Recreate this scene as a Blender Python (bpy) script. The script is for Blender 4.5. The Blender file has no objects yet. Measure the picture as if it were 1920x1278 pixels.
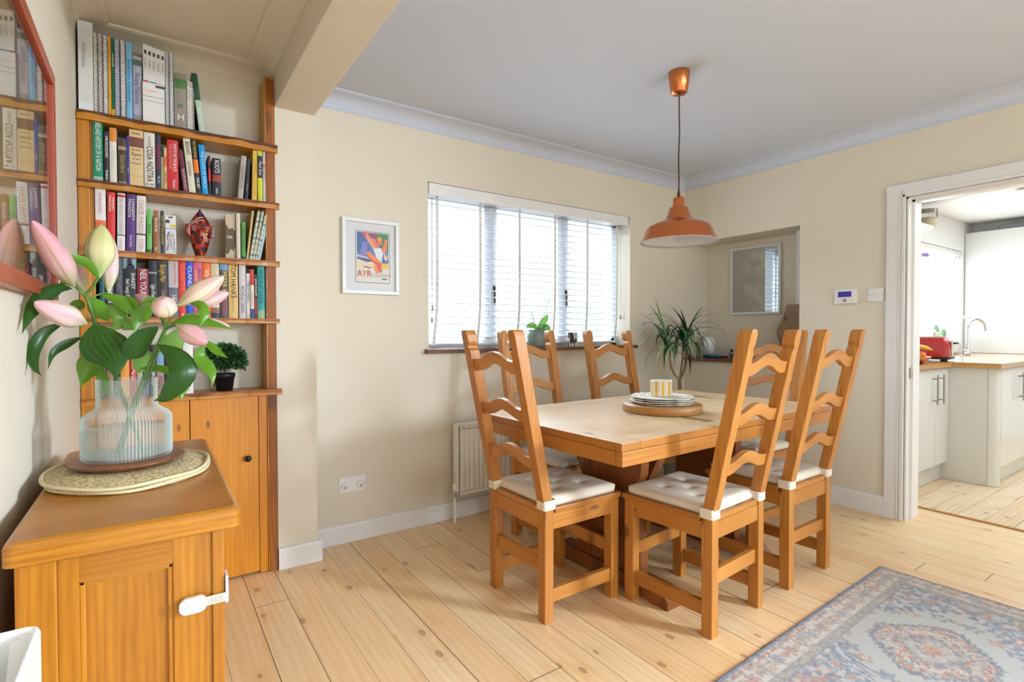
import bpy, bmesh, math, random
import numpy as np
from mathutils import Vector, Matrix, Euler, Quaternion
random.seed(7)
S = bpy.context.scene
COL = S.collection
R = math.radians

# ------------------------------------------------------------------ camera, light, exposure
CAMH = 1.15
F_PX, YAW, PITCH, ROLL = 985.94, 0.598829, 0.0174044, -0.0015097
fw = Vector((math.sin(YAW), math.cos(YAW), 0)); rt = Vector((math.cos(YAW), -math.sin(YAW), 0)); up = Vector((0, 0, 1))
fw2 = math.cos(PITCH) * fw - math.sin(PITCH) * up; up2 = math.cos(PITCH) * up + math.sin(PITCH) * fw
rt3 = math.cos(ROLL) * rt + math.sin(ROLL) * up2; up3 = math.cos(ROLL) * up2 - math.sin(ROLL) * rt
cam = bpy.data.objects.new('camera', bpy.data.cameras.new('camera')); COL.objects.link(cam)
cam.matrix_world = Matrix(((rt3.x, up3.x, -fw2.x, 0), (rt3.y, up3.y, -fw2.y, 0), (rt3.z, up3.z, -fw2.z, CAMH), (0, 0, 0, 1)))
cam.data.sensor_width = 36.0; cam.data.lens = F_PX / 1920 * 36.0; cam.data.clip_start = 0.02
S.camera = cam
S.view_settings.view_transform = 'Standard'; S.view_settings.look = 'None'
S.view_settings.gamma = 1; S.view_settings.use_curve_mapping = False
S.view_settings.exposure = 0.12
W = bpy.data.worlds.new('daylight'); S.world = W; W.use_nodes = True
W.node_tree.nodes['Background'].inputs[0].default_value = (0.80, 0.92, 1.0, 1)
W.node_tree.nodes['Background'].inputs[1].default_value = 1.15
S.cycles.use_denoising = True; S.cycles.max_bounces = 7; S.cycles.diffuse_bounces = 4; S.cycles.glossy_bounces = 3
S.cycles.transmission_bounces = 6; S.cycles.transparent_max_bounces = 16
S.cycles.sample_clamp_indirect = 6.0; S.cycles.caustics_reflective = False; S.cycles.caustics_refractive = False
S.cycles.use_adaptive_sampling = True; S.cycles.adaptive_threshold = 0.02

def area(name, loc, direction, sx, sy, energy, color=(1, 1, 1)):
    d = bpy.data.lights.new(name, 'AREA'); d.shape = 'RECTANGLE'; d.size = sx; d.size_y = sy; d.energy = energy; d.color = color
    o = bpy.data.objects.new(name, d); COL.objects.link(o); o.location = loc
    o.rotation_euler = Vector(direction).to_track_quat('-Z', 'Y').to_euler(); return o
# daylight at the dining window, at the kitchen window; unseen fill lights added behind the camera; kitchen downlights
area('window_daylight', (2.3, 5.6, 4.2), (0, -1, -0.85), 5.0, 3.6, 2800, (0.71, 0.86, 1.0))
area('rear_fill_light', (1.8, -4.4, 2.1), (0, 1, -0.2), 2.6, 2.4, 185, (0.74, 0.86, 1.0))  # unseen source, added as soft fill from behind the camera
area('side_fill_light', (5.2, -3.6, 2.6), (-1, 0.85, -0.40), 1.6, 1.8, 1500, (0.72, 0.86, 1.0))  # unseen source, added to brighten the left wall
area('kitchen_window_daylight', (6.2, 2.6, 1.8), (0, -1, -0.3), 2.6, 1.6, 260, (0.82, 0.92, 1.0))
area('kitchen_ceiling_lights', (5.6, 0.4, 2.3), (0, 0, -1), 2.6, 1.6, 55, (0.82, 0.92, 1.0))

def U(px, py, ax, v):
    """the point of the plane x/y/z = v that the photo shows at pixel (px, py)"""
    d = fw2 * F_PX + rt3 * (px - 960) - up3 * (py - 639)
    i = 'xyz'.index(ax); o = Vector((0, 0, CAMH)); return o + d * ((v - o[i]) / d[i])
def UD(px, py, dist):
    """the point at forward distance dist seen at pixel (px, py)"""
    d = fw2 + rt3 * ((px - 960) / F_PX) - up3 * ((py - 639) / F_PX)
    return Vector((0, 0, CAMH)) + d * dist

# ------------------------------------------------------------------ node helpers
class NB:
    def __init__(s, name):
        s.m = bpy.data.materials.new(name); s.m.use_nodes = True; s.t = s.m.node_tree; s.t.nodes.clear()
        s.out = s.t.nodes.new('ShaderNodeOutputMaterial')
    def n(s, typ, **kw):
        nd = s.t.nodes.new('ShaderNode' + typ)
        for k, v in kw.items():
            if k.startswith('_'): setattr(nd, k[1:], v)
            else:
                key = int(k[1:]) if k[0] == 'i' and k[1:].isdigit() else k.replace('__', ' ')
                s.put(nd.inputs[key], v)
        return nd
    def put(s, sock, v):
        if isinstance(v, bpy.types.NodeSocket): s.t.links.new(v, sock)
        else:
            try: sock.default_value = v
            except Exception: sock.default_value = (*v, 1) if len(v) == 3 else v
    def math(s, op, a, b=0.0, c=None):
        nd = s.n('Math', _operation=op, i0=a, i1=b)
        if c is not None: s.put(nd.inputs[2], c)
        return nd.outputs[0]
    def mix(s, f, a, b, mode='MIX'):
        nd = s.t.nodes.new('ShaderNodeMix'); nd.data_type = 'RGBA'; nd.blend_type = mode
        s.put(nd.inputs[0], f); s.put(nd.inputs[6], a); s.put(nd.inputs[7], b); return nd.outputs[2]
    def ramp(s, fac, stops):
        nd = s.n('ValToRGB', Fac=fac); cr = nd.color_ramp
        q4 = lambda c: (*c, 1) if not isinstance(c, (int, float)) else (c, c, c, 1)
        cr.elements[1].position = stops[-1][0]; cr.elements[1].color = q4(stops[-1][1]); cr.elements[0].position = stops[0][0]; cr.elements[0].color = q4(stops[0][1])
        for p, c in stops[1:-1]: e = cr.elements.new(p); e.color = q4(c)
        return nd.outputs[0]
    def vec(s, scale, src='UV', loc=(0, 0, 0)):
        tc = s.n('TexCoord'); mp = s.n('Mapping', Vector=tc.outputs[src]); mp.inputs['Scale'].default_value = scale
        mp.inputs['Location'].default_value = loc; return mp.outputs[0]
    def noise(s, v, scale=1.0, detail=4.0, dist=0.0, rough=0.5):
        return s.n('TexNoise', Vector=v, Scale=scale, Detail=detail, Distortion=dist, Roughness=rough).outputs[0]
    def pbr(s, color, rough=0.5, bump=None, bstr=0.1, bdist=0.01, **kw):
        p = s.n('BsdfPrincipled'); s.put(p.inputs['Base Color'], color); s.put(p.inputs['Roughness'], rough)
        for k, v in kw.items(): s.put(p.inputs[k.replace('__', ' ')], v)
        if bump is not None:
            b = s.n('Bump', Height=bump, Strength=bstr, Distance=bdist); s.t.links.new(b.outputs[0], p.inputs['Normal'])
        s.t.links.new(p.outputs[0], s.out.inputs[0]); s.p = p; return s.m

def lin(r, g=None, b=None):
    if g is None: r, g, b = r
    return tuple(((c / 255) / 12.92 if c / 255 <= 0.04045 else ((c / 255 + 0.055) / 1.055) ** 2.4) for c in (r, g, b))
_pc = {}
def plain(name, rgb, rough=0.5, metal=0.0, **kw):
    if name in _pc: return _pc[name]
    nb = NB(name); c = lin(rgb)
    v = nb.noise(nb.vec((1, 1, 1), 'Object'), 14, 3)
    col = nb.mix(nb.math('MULTIPLY', v, 0.18), c, tuple(x * 0.78 for x in c))
    _pc[name] = nb.pbr(col, rough, Metallic=metal, **kw); return _pc[name]

def wood(name, light, dark, knot=(0.10, 0.035, 0.012), rough=0.42, scale=1.0, knots=1.0, coat=0.0, streak=0.5, vary=0.45):
    nb = NB(name); uv = nb.n('TexCoord').outputs['UV']
    def mp(sc, loc=(0, 0, 0)):
        m = nb.n('Mapping', Vector=uv); m.inputs['Scale'].default_value = sc; m.inputs['Location'].default_value = loc; return m.outputs[0]
    g1 = nb.noise(mp((2.2 * scale, 26 * scale, 1)), 1, 4, 1.2)
    g2 = nb.noise(mp((5 * scale, 190 * scale, 1)), 1, 3, 0.4)
    wv = nb.n('TexWave', Vector=mp((1.1 * scale, 9 * scale, 1)), Scale=1.6, Distortion=7.0, Detail=2.0, _bands_direction='Y')
    wv.inputs['Detail Scale'].default_value = 0.7
    a = nb.math('ADD', nb.math('MULTIPLY', g1, 0.70), nb.math('MULTIPLY', wv.outputs[1], 0.22 * streak))
    a = nb.math('ADD', a, nb.math('MULTIPLY', g2, 0.34))
    col = nb.ramp(a, [(0.38, light), (0.88, dark)])
    big = nb.noise(mp((0.9, 2.5, 1), (3, 7, 0)), 1, 2)
    col = nb.mix(nb.math('MULTIPLY', nb.math('GREATER_THAN', big, 0.0), nb.ramp(big, [(0.45, 0.0), (0.75, 0.55)])), col, dark)
    vo = nb.n('TexVoronoi', _voronoi_dimensions='2D', Vector=mp((3.1, 6.5, 1)), Scale=1.0)
    k = nb.ramp(vo.outputs['Distance'], [(0.0, 1.0), (0.055 * knots + 0.001, 0.9), (0.11 * knots + 0.002, 0.0)])
    wn = nb.n('TexWhiteNoise', Vector=vo.outputs['Position']).outputs[0]
    k = nb.math('MULTIPLY', k, nb.math('GREATER_THAN', wn, 0.45))
    col = nb.mix(nb.math('MULTIPLY', k, 0.85), col, knot)
    sk = nb.ramp(nb.noise(mp((3.0, 60, 1), (9, 2, 0)), 1, 2, 0.3), [(.66, 0.0), (.74, 0.5 * min(1.0, knots))]); col = nb.mix(sk, col, knot)
    oi = nb.n('ObjectInfo').outputs['Random']
    col = nb.mix(nb.math('MULTIPLY', oi, vary), col, dark)
    return nb.pbr(col, rough, a, 0.12, 0.002, Coat__Weight=coat, Coat__Roughness=0.2)

# ------------------------------------------------------------------ materials
def wall_mat(name, c, var=0.06):
    nb = NB(name); v = nb.vec((1, 1, 1), 'Object'); n1 = nb.noise(v, 1.2, 3); n2 = nb.noise(v, 220, 2)
    col = nb.mix(nb.math('MULTIPLY', n1, var * 3), c, tuple(x * 0.93 for x in c))
    return nb.pbr(col, 0.85, n2, 0.08, 0.002)
M = {}
M['wall'] = wall_mat('cream_wall_paint', lin(226, 216, 198)); M['alcove'] = wall_mat('alcove_cream_paint', lin(226, 216, 196))
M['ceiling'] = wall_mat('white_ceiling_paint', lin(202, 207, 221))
M['trim'] = plain('white_gloss_paint', (236, 234, 232), 0.3)
M['kwhite'] = wall_mat('kitchen_white_paint', lin(240, 241, 240))
M['pine'] = wood('honey_pine', lin(208, 142, 64), lin(160, 96, 32), rough=0.38, coat=0.15)
M['tabletop'] = wood('pale_pine', lin(234, 206, 168), lin(212, 170, 118), rough=0.42, coat=0.12, vary=0.0)
M['darkpine'] = wood('dark_stained_pine', lin(162, 96, 42), lin(112, 58, 20), rough=0.4)
M['oak'] = wood('golden_oak', lin(196, 130, 30), lin(150, 88, 8), rough=0.36, scale=1.5, knots=0.0, coat=0.2, streak=0.8)
M['shelfwood'] = wood('waxed_reclaimed_pine', lin(214, 146, 38), lin(166, 98, 14), rough=0.38, knots=1.2, coat=0.15)
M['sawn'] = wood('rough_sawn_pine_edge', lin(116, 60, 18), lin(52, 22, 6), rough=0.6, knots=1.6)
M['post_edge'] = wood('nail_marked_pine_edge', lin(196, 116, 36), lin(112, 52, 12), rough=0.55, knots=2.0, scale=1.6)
M['doorpine'] = wood('orange_pine_board', lin(226, 150, 36), lin(200, 118, 16), rough=0.4, knots=0.6, coat=0.1)
M['acacia'] = wood('acacia_board', lin(170, 106, 54), lin(98, 52, 24), rough=0.35, scale=1.2, knots=0)
M['olive'] = wood('olive_wood', lin(176, 138, 92), lin(96, 66, 44), rough=0.4)
M['worktop'] = wood('beech_worktop', lin(206, 160, 96), lin(170, 112, 52), rough=0.18, knots=0, coat=1.0)
M['sill'] = wood('live_edge_sill_wood', lin(136, 88, 48), lin(70, 38, 20), rough=0.5)
M['frame_red'] = wood('red_stained_frame', lin(196, 98, 66), lin(150, 58, 34), rough=0.35, knots=0)
M['copper'] = plain('brushed_copper', (214, 128, 78), 0.24, 1.0)
M['shade_in'] = plain('shade_inner_white', (205, 205, 210), 0.5)
M['cord'] = plain('brown_fabric_cord', (84, 48, 34), 0.8)
M['white'] = plain('white_plastic', (238, 236, 234), 0.3)
M['cream'] = plain('cream_radiator_enamel', (240, 237, 228), 0.35)
M['chrome'] = plain('chrome', (205, 208, 212), 0.12, 1.0)
M['steel'] = plain('brushed_steel', (160, 156, 150), 0.3, 1.0)
M['black'] = plain('black_metal', (22, 20, 24), 0.45)
M['kdoor'] = plain('white_gloss_door', (226, 226, 222), 0.12)
M['pvc'] = plain('white_pvc_frame', (220, 226, 240), 0.35)
M['paper'] = plain('book_pages', (226, 214, 188), 0.9)
nb = NB('blind_tape_cotton'); nb.pbr(lin(226, 224, 220), .9); tr = nb.n('BsdfTranslucent', Color=(0.85, 0.84, 0.82, 1)); mx = nb.n('MixShader', Fac=0.12); nb.t.links.new(nb.p.outputs[0], mx.inputs[1]); nb.t.links.new(tr.outputs[0], mx.inputs[2]); nb.t.links.new(mx.outputs[0], nb.out.inputs[0]); M['tape'] = nb.m
nb = NB('glossy_acrylic'); g = nb.n('BsdfGlossy', Roughness=0.01); t_ = nb.n('BsdfTransparent'); mx = nb.n('MixShader', Fac=0.30); nb.t.links.new(t_.outputs[0], mx.inputs[1]); nb.t.links.new(g.outputs[0], mx.inputs[2]); nb.t.links.new(mx.outputs[0], nb.out.inputs[0]); M['acrylic'] = nb.m
M['green'] = plain('dark_green_leaf', (44, 96, 34), 0.4)
M['blue_screen'] = plain('thermostat_display', (62, 50, 168), 0.3)
nb = NB('blind_slat_white'); nb.pbr(lin(246, 246, 244), 0.45); nb.put(nb.p.inputs['Subsurface Weight'], 0.0)
tr = nb.n('BsdfTranslucent', Color=(0.92, 0.92, 0.92, 1)); mx = nb.n('MixShader', Fac=0.12); nb.t.links.new(nb.p.outputs[0], mx.inputs[1]); nb.t.links.new(tr.outputs[0], mx.inputs[2]); nb.t.links.new(mx.outputs[0], nb.out.inputs[0]); M['slat'] = nb.m
nb = NB('window_glass')
g = nb.n('BsdfGlossy', Roughness=0.0); t_ = nb.n('BsdfTransparent'); fr = nb.n('LayerWeight', Blend=0.5); mx = nb.n('MixShader'); nb.put(mx.inputs[0], nb.math('ADD', .04, nb.math('MULTIPLY', nb.math('POWER', fr.outputs[1], 5.0), .96)))
nb.t.links.new(t_.outputs[0], mx.inputs[1]); nb.t.links.new(g.outputs[0], mx.inputs[2]); nb.t.links.new(mx.outputs[0], nb.out.inputs[0]); M['glass'] = nb.m
def ribbed(name, dens, tint=(0.95, 0.96, 0.95)):
    nb = NB(name); lw = nb.n('LayerWeight', Blend=0.45)
    d = nb.n('BsdfPrincipled'); d.inputs['Base Color'].default_value = (*tint, 1); d.inputs['Roughness'].default_value = 0.06
    t_ = nb.n('BsdfTransparent', Color=(0.93, 0.95, 0.94, 1)); mx = nb.n('MixShader')
    f = nb.math('MINIMUM', nb.math('ADD', nb.math('MULTIPLY', lw.outputs[1], 0.5), dens), 0.95); nb.put(mx.inputs[0], f)
    nb.t.links.new(t_.outputs[0], mx.inputs[1]); nb.t.links.new(d.outputs[0], mx.inputs[2]); nb.t.links.new(mx.outputs[0], nb.out.inputs[0]); return nb.m
M['vase'] = ribbed('ribbed_clear_glass', 0.035); M['water'] = ribbed('water_in_vase', 0.04, (0.72, 0.76, 0.70))
nb = NB('framed_glass'); nb.pbr(lin(40, 42, 46), 0.03)
nb = NB('cushion_cotton'); v = nb.vec((1, 1, 1), 'Object'); c = lin(234, 222, 202)
M['pad'] = nb.pbr(nb.mix(nb.noise(v, 6, 3), c, tuple(x * 0.9 for x in c)), 0.95, nb.noise(v, 500, 2), 0.25, 0.002)
nb = NB('speckled_seagrass'); v = nb.vec((1, 1, 1), 'Object'); vo = nb.n('TexVoronoi', Vector=v, Scale=150.0)
n1 = nb.noise(v, 120, 3)
M['seagrass'] = nb.pbr(nb.ramp(nb.math('ADD', nb.math('MULTIPLY', vo.outputs['Distance'], 0.7), nb.math('MULTIPLY', n1, 0.5)), [(0.25, lin(96, 78, 50)), (0.45, lin(176, 150, 104)), (0.7, lin(222, 204, 160))]), 0.9, vo.outputs['Distance'], 0.8, 0.004)
M['rope'] = plain('pale_rope_edge', (222, 208, 166), 0.85)

# floor boards: direction 'Y' in the dining room, 'X' in the kitchen
def floor_mat(name, across, along, pale=0.0):
    nb = NB(name); tc = nb.n('TexCoord'); sp = nb.n('SeparateXYZ', Vector=tc.outputs['Object'])
    xa, ya = sp.outputs[across], sp.outputs[along]
    w = 0.134; xs = nb.math('DIVIDE', nb.math('SUBTRACT', xa, 0.067), w); idx = nb.math('FLOOR', xs); fr_ = nb.math('FRACT', xs)
    rnd = nb.n('TexWhiteNoise', _noise_dimensions='1D', W=idx).outputs[0]
    rnd2 = nb.n('TexWhiteNoise', _noise_dimensions='1D', W=nb.math('ADD', idx, 37.3)).outputs[0]
    cv = nb.n('CombineXYZ', X=nb.math('ADD', xa, nb.math('MULTIPLY', rnd, 9.0)), Y=ya, Z=0.0).outputs[0]
    def mp(sc):
        m = nb.n('Mapping', Vector=cv); m.inputs['Scale'].default_value = sc; return m.outputs[0]
    g1 = nb.noise(mp((28, 1.6, 1)), 1, 4, 1.5); g2 = nb.noise(mp((120, 4, 1)), 1, 3)
    wv = nb.n('TexWave', Vector=mp((7, 0.7, 1)), Scale=1.6, Distortion=9.0, Detail=2.0, _bands_direction='X'); wv.inputs['Detail Scale'].default_value = 0.6
    a = nb.math('ADD', nb.math('ADD', nb.math('MULTIPLY', g1, 0.62), nb.math('MULTIPLY', g2, 0.25)), nb.math('MULTIPLY', wv.outputs[1], 0.12))
    L, D = lin(246, 220, 180), lin(232, 192, 138)
    if pale: L, D = lin(236, 218, 190), lin(212, 184, 146)
    col = nb.ramp(a, [(0.32, L), (0.72, D)])
    tint = nb.ramp(rnd2, [(0.0, lin(255, 240, 218)), (0.5, lin(255, 255, 255)), (1.0, lin(246, 226, 200))])
    col = nb.mix(0.6, col, tint, 'MULTIPLY')
    # knots
    vo = nb.n('TexVoronoi', _voronoi_dimensions='2D', Vector=mp((5.2, 2.9, 1)), Scale=1.0); wn = nb.n('TexWhiteNoise', Vector=vo.outputs['Position']).outputs[0]
    size = nb.math('ADD', nb.math('MULTIPLY', wn, 0.062), 0.008)
    rel = nb.math('DIVIDE', vo.outputs['Distance'], size)
    kn = nb.ramp(rel, [(0.0, 0.5), (0.6, 0.5), (0.82, 1.0), (1.0, 0.0)])
    kn = nb.math('MULTIPLY', kn, nb.math('GREATER_THAN', wn, 0.42))
    halo = nb.ramp(vo.outputs['Distance'], [(0.0, 1.0), (0.22, 0.0)])
    col = nb.mix(nb.math('MULTIPLY', halo, 0.25), col, lin(206, 146, 78))
    col = nb.mix(nb.math('MULTIPLY', kn, 0.75), col, lin(116, 66, 38))
    # gaps between boards and end joints
    gw = nb.math('ADD', nb.math('MULTIPLY', nb.math('POWER', rnd, 3.0), 0.022), 0.011)
    gap = nb.math('LESS_THAN', fr_, gw)
    ye = nb.math('DIVIDE', nb.math('ADD', ya, nb.math('MULTIPLY', rnd2, 3.1)), 3.1)
    gap2 = nb.math('LESS_THAN', nb.math('FRACT', ye), 0.0012)
    gap = nb.math('MAXIMUM', gap, gap2)
    stain = nb.math('MULTIPLY', nb.math('LESS_THAN', fr_, 0.09), nb.ramp(nb.noise(mp((3, 3.5, 1)), 1, 3), [(0.60, 0.0), (0.72, 0.8)]))
    col = nb.mix(stain, col, lin(206, 128, 44))
    col = nb.mix(nb.math('MULTIPLY', gap, 0.85), col, lin(70, 40, 20))
    return nb.pbr(col, 0.36, nb.math('SUBTRACT', nb.math('MULTIPLY', a, 0.15), gap), 0.35, 0.003, Coat__Weight=0.12, Coat__Roughness=0.25)
M['floor'] = floor_mat('pine_floorboards', 'X', 'Y'); M['kfloor'] = floor_mat('kitchen_floorboards', 'Y', 'X', 1)

# ------------------------------------------------------------------ mesh builder
class MB:
    def __init__(s): s.v = []; s.f = []; s.uv = []; s.mi = []; s.sm = []
    def geo(s, verts, faces, axis=None, mi=0, smooth=False):
        vs = [Vector(v) for v in verts]; off = len(s.v)
        if axis is None:
            ext = [max(v[i] for v in vs) - min(v[i] for v in vs) for i in range(3)]
            e = Vector((0, 0, 0)); e[ext.index(max(ext))] = 1; axis = e
        axis = Vector(axis).normalized()
        p1 = axis.orthogonal().normalized() if abs(axis.z) < 0.9 else Vector((1, 0, 0)); p1 = (p1 - axis * p1.dot(axis)).normalized(); p2 = axis.cross(p1)
        r1, r2 = random.uniform(0, 30), random.uniform(0, 30)
        for v in vs: s.v.append(tuple(v))
        for f in faces:
            s.f.append([i + off for i in f]); s.mi.append(mi); s.sm.append(smooth)
            for i in f: s.uv.append((vs[i].dot(axis) + r1, vs[i].dot(p1) + 0.9 * vs[i].dot(p2) + r2))
    def box(s, lo, hi, bev=0.0, axis=None, mi=0, mat=None, seg=2):
        x0, y0, z0 = lo; x1, y1, z1 = hi
        if bev <= 0:
            v = [(x0, y0, z0), (x1, y0, z0), (x1, y1, z0), (x0, y1, z0), (x0, y0, z1), (x1, y0, z1), (x1, y1, z1), (x0, y1, z1)]
            f = [(0, 3, 2, 1), (4, 5, 6, 7), (0, 1, 5, 4), (1, 2, 6, 5), (2, 3, 7, 6), (3, 0, 4, 7)]
        else:
            bm = bmesh.new(); bmesh.ops.create_cube(bm, size=1)
            for q in bm.verts: q.co = Vector(((x0 + x1) / 2 + q.co.x * (x1 - x0), (y0 + y1) / 2 + q.co.y * (y1 - y0), (z0 + z1) / 2 + q.co.z * (z1 - z0)))
            bmesh.ops.bevel(bm, geom=bm.edges[:], offset=bev, segments=seg, affect='EDGES', profile=0.6)
            bm.verts.index_update(); v = [tuple(q.co) for q in bm.verts]; f = [[q.index for q in fc.verts] for fc in bm.faces]; bm.free()
        if mat is not None: v = [tuple(mat @ Vector(q)) for q in v]
        if axis is not None and mat is not None: axis = mat.to_3x3() @ Vector(axis)
        s.geo(v, f, axis, mi); return s
    def prism(s, poly, fn, d0, d1, axis=None, mi=0, smooth=False):
        """poly in 2D, extruded from d0 to d1; fn(a, b, d) -> 3D"""
        n = len(poly); v = [fn(a, b, d0) for a, b in poly] + [fn(a, b, d1) for a, b in poly]
        s.geo(v, [[i for i in range(n - 1, -1, -1)], [i + n for i in range(n)]], axis, mi, False)
        s.geo(v, [(i, (i + 1) % n, (i + 1) % n + n, i + n) for i in range(n)], axis, mi, smooth); return s
    def lathe(s, prof, c=(0, 0, 0), seg=48, mi=0, smooth=True, rib=0, ribamp=0.0, sx=1.0, sy=1.0):
        v = []; n = len(prof)
        for k in range(seg):
            a = 2 * math.pi * k / seg; m = 1 + (ribamp * (1 if k % 2 else -1) if rib else 0)
            for r, z in prof: v.append((c[0] + r * m * math.cos(a) * sx, c[1] + r * m * math.sin(a) * sy, c[2] + z))
        f = []
        for k in range(seg):
            k2 = (k + 1) % seg
            for j in range(n - 1): f.append((k * n + j, k2 * n + j, k2 * n + j + 1, k * n + j + 1))
        s.geo(v, f, (0, 0, 1), mi, smooth); return s
    def tube(s, pts, rad, seg=10, mi=0, cap=True, smooth=True):
        pts = [Vector(p) for p in pts]; n = len(pts); rs = rad if isinstance(rad, (list, tuple)) else [rad] * n
        v = []; prev = None
        for i, p in enumerate(pts):
            t = (pts[min(i + 1, n - 1)] - pts[max(i - 1, 0)]).normalized()
            a = t.orthogonal().normalized() if prev is None else (prev - t * prev.dot(t)).normalized()
            prev = a; b = t.cross(a)
            for k in range(seg):
                an = 2 * math.pi * k / seg; v.append(p + (a * math.cos(an) + b * math.sin(an)) * rs[i])
        f = [(i * seg + k, i * seg + (k + 1) % seg, (i + 1) * seg + (k + 1) % seg, (i + 1) * seg + k) for i in range(n - 1) for k in range(seg)]
        s.geo(v, f, pts[-1] - pts[0], mi, smooth)
        if cap: s.geo(v, [[k for k in range(seg - 1, -1, -1)], [(n - 1) * seg + k for k in range(seg)]], pts[-1] - pts[0], mi, False)
        return s
    def ball(s, c, r, seg=16, rings=10, mi=0, scale=(1, 1, 1)):
        prof = [(max(1e-4, r * math.sin(math.pi * j / rings)) , -r * math.cos(math.pi * j / rings)) for j in range(rings + 1)]
        o = len(s.v); s.lathe(prof, (0, 0, 0), seg, mi)
        for i in range(o, len(s.v)): q = s.v[i]; s.v[i] = (q[0] * scale[0] + c[0], q[1] * scale[1] + c[1], q[2] * scale[2] + c[2])
        return s
    def build(s, name, mats, parent=None, M4=None, loc=None, rot=None):
        me = bpy.data.meshes.new(name)
        vs = s.v if M4 is None else [tuple(M4 @ Vector(q)) for q in s.v]
        me.from_pydata(vs, [], s.f)
        for m in (mats if isinstance(mats, (list, tuple)) else [mats]): me.materials.append(m)
        me.polygons.foreach_set('material_index', s.mi); me.polygons.foreach_set('use_smooth', s.sm)
        l = me.uv_layers.new(name='grain'); l.data.foreach_set('uv', [c for q in s.uv for c in q])
        me.update(); o = bpy.data.objects.new(name, me); COL.objects.link(o)
        if parent is not None: o.parent = parent
        if loc is not None: o.location = loc
        if rot is not None: o.rotation_euler = rot
        return o
def tag(o, label=None, cat=None, group=None, kind=None):
    if label: o['label'] = label
    if cat: o['category'] = cat
    if group: o['group'] = group
    if kind: o['kind'] = kind
    return o
def empty(name, loc=(0, 0, 0), rz=0.0, label=None, cat=None, group=None):
    o = bpy.data.objects.new(name, None); COL.objects.link(o); o.location = loc; o.rotation_euler = (0, 0, rz); o.empty_display_size = 0.05
    return tag(o, label, cat, group)
def copy_tree(o, parent=None):
    c = o.copy(); COL.objects.link(c)
    if parent is not None: c.parent = parent
    for ch in list(o.children): copy_tree(ch, c)
    return c
def struct(o): o['kind'] = 'structure'; return o
def text(name, body, size, M4, mat, parent, ax='CENTER', sx=1.0, ex=0.0):
    c = bpy.data.curves.new(name, 'FONT'); c.body = body; c.size = size; c.align_x = ax; c.align_y = 'CENTER'; c.extrude = ex
    c.resolution_u = 3; c.materials.append(mat)
    o = bpy.data.objects.new(name, c); COL.objects.link(o); o.parent = parent
    me = bpy.data.meshes.new_from_object(o); bpy.data.objects.remove(o); bpy.data.curves.remove(c); me.name = name
    o = bpy.data.objects.new(name, me); COL.objects.link(o); o.parent = parent; o.matrix_basis = M4 @ Matrix.Diagonal((sx, 1, 1, 1)); return o
def basis(xd, yd, o):
    xd, yd = Vector(xd), Vector(yd); zd = xd.cross(yd)
    return Matrix(((xd.x, yd.x, zd.x, o[0]), (xd.y, yd.y, zd.y, o[1]), (xd.z, yd.z, zd.z, o[2]), (0, 0, 0, 1)))
def rrect(x0, z0, x1, z1, r, n=4):
    out = []
    for cx, cz, a0 in ((x1 - r, z1 - r, 0), (x0 + r, z1 - r, 90), (x0 + r, z0 + r, 180), (x1 - r, z0 + r, 270)):
        for k in range(n + 1): a = R(a0 + 90 * k / n); out.append((cx + r * math.cos(a), cz + r * math.sin(a)))
    return out

# ------------------------------------------------------------------ the room
XL, XP0, XP1, YB, YP, XR = -0.245, 0.490, 0.675, 2.88, 2.73, 3.75
ZC, ZCA, ZT = 2.42, 2.44, 2.75
WX0, WX1, WZ0, WZ1 = 1.361, 3.082, 1.045, 2.045
YF = -2.9
struct(MB().box((XL - .2, YF - .2, -.1), (4.13, YB + .3, 0)).build('floor', M['floor']))
struct(MB().box((4.13, -1.6, -.1), (7.8, 2.2, -.002)).build('floor_kitchen', M['kfloor']))
th = struct(MB().box((4.105, .45, 0), (4.135, 1.36, .006), .002, (0, 1, 0)).build('trim_threshold', M['oak']))
w = MB()
w.box((XL - .2, YB, 0), (WX0, YB + .3, ZT)); w.box((WX1, YB, 0), (4.35, YB + .3, ZT))
w.box((WX0, YB, 0), (WX1, YB + .3, WZ0)); w.box((WX0, YB, WZ1), (WX1, YB + .3, ZT)); struct(w.build('wall_back', M['wall']))
struct(MB().box((XL - .2, YF - .2, 0), (XL, YB, ZT)).build('wall_left', M['wall']))
struct(MB().box((XP0, YP, 0), (XP1, YB, ZT)).build('wall_pier', M['wall']))
struct(MB().box((XP0, YF, 2.225), (XP1, YP, ZT), 0.004).build('ceiling_beam', M['wall']))
w = MB(); NY0, NY1, NZ0, NZ1, NX = 1.915, YB, .905, 1.893, 4.05
DY0, DY1, DZ = .44, 1.294, 1.965
w.box((XR, NY0, 0), (XR + .18, YB, NZ0)); w.box((XR, NY0, NZ1), (XR + .18, YB, ZT))
w.box((XR + .18, NY0, 0), (NX, YB, NZ0)); w.box((XR + .18, NY0, NZ1), (NX, YB, ZT)); w.box((NX, NY0 - .06, 0), (NX + .12, YB, ZT))
w.box((XR, DY1, 0), (XR + .18, NY0, ZT)); w.box((XR, YF, 0), (XR + .18, -2.75, ZT)); w.box((XR, -1.65, 0), (XR + .18, DY0, ZT)); w.box((XR, -2.75, 0), (XR + .18, -1.65, .4)); w.box((XR, -2.75, 2.3), (XR + .18, -1.65, ZT)); w.box((XR, DY0, DZ), (XR + .18, DY1, ZT))  # the gap behind the camera is added to let the side fill in
w.box((XR + .18, NY0 - .06, 0), (NX, NY0, ZT)); struct(w.build('wall_right', M['wall']))
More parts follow.
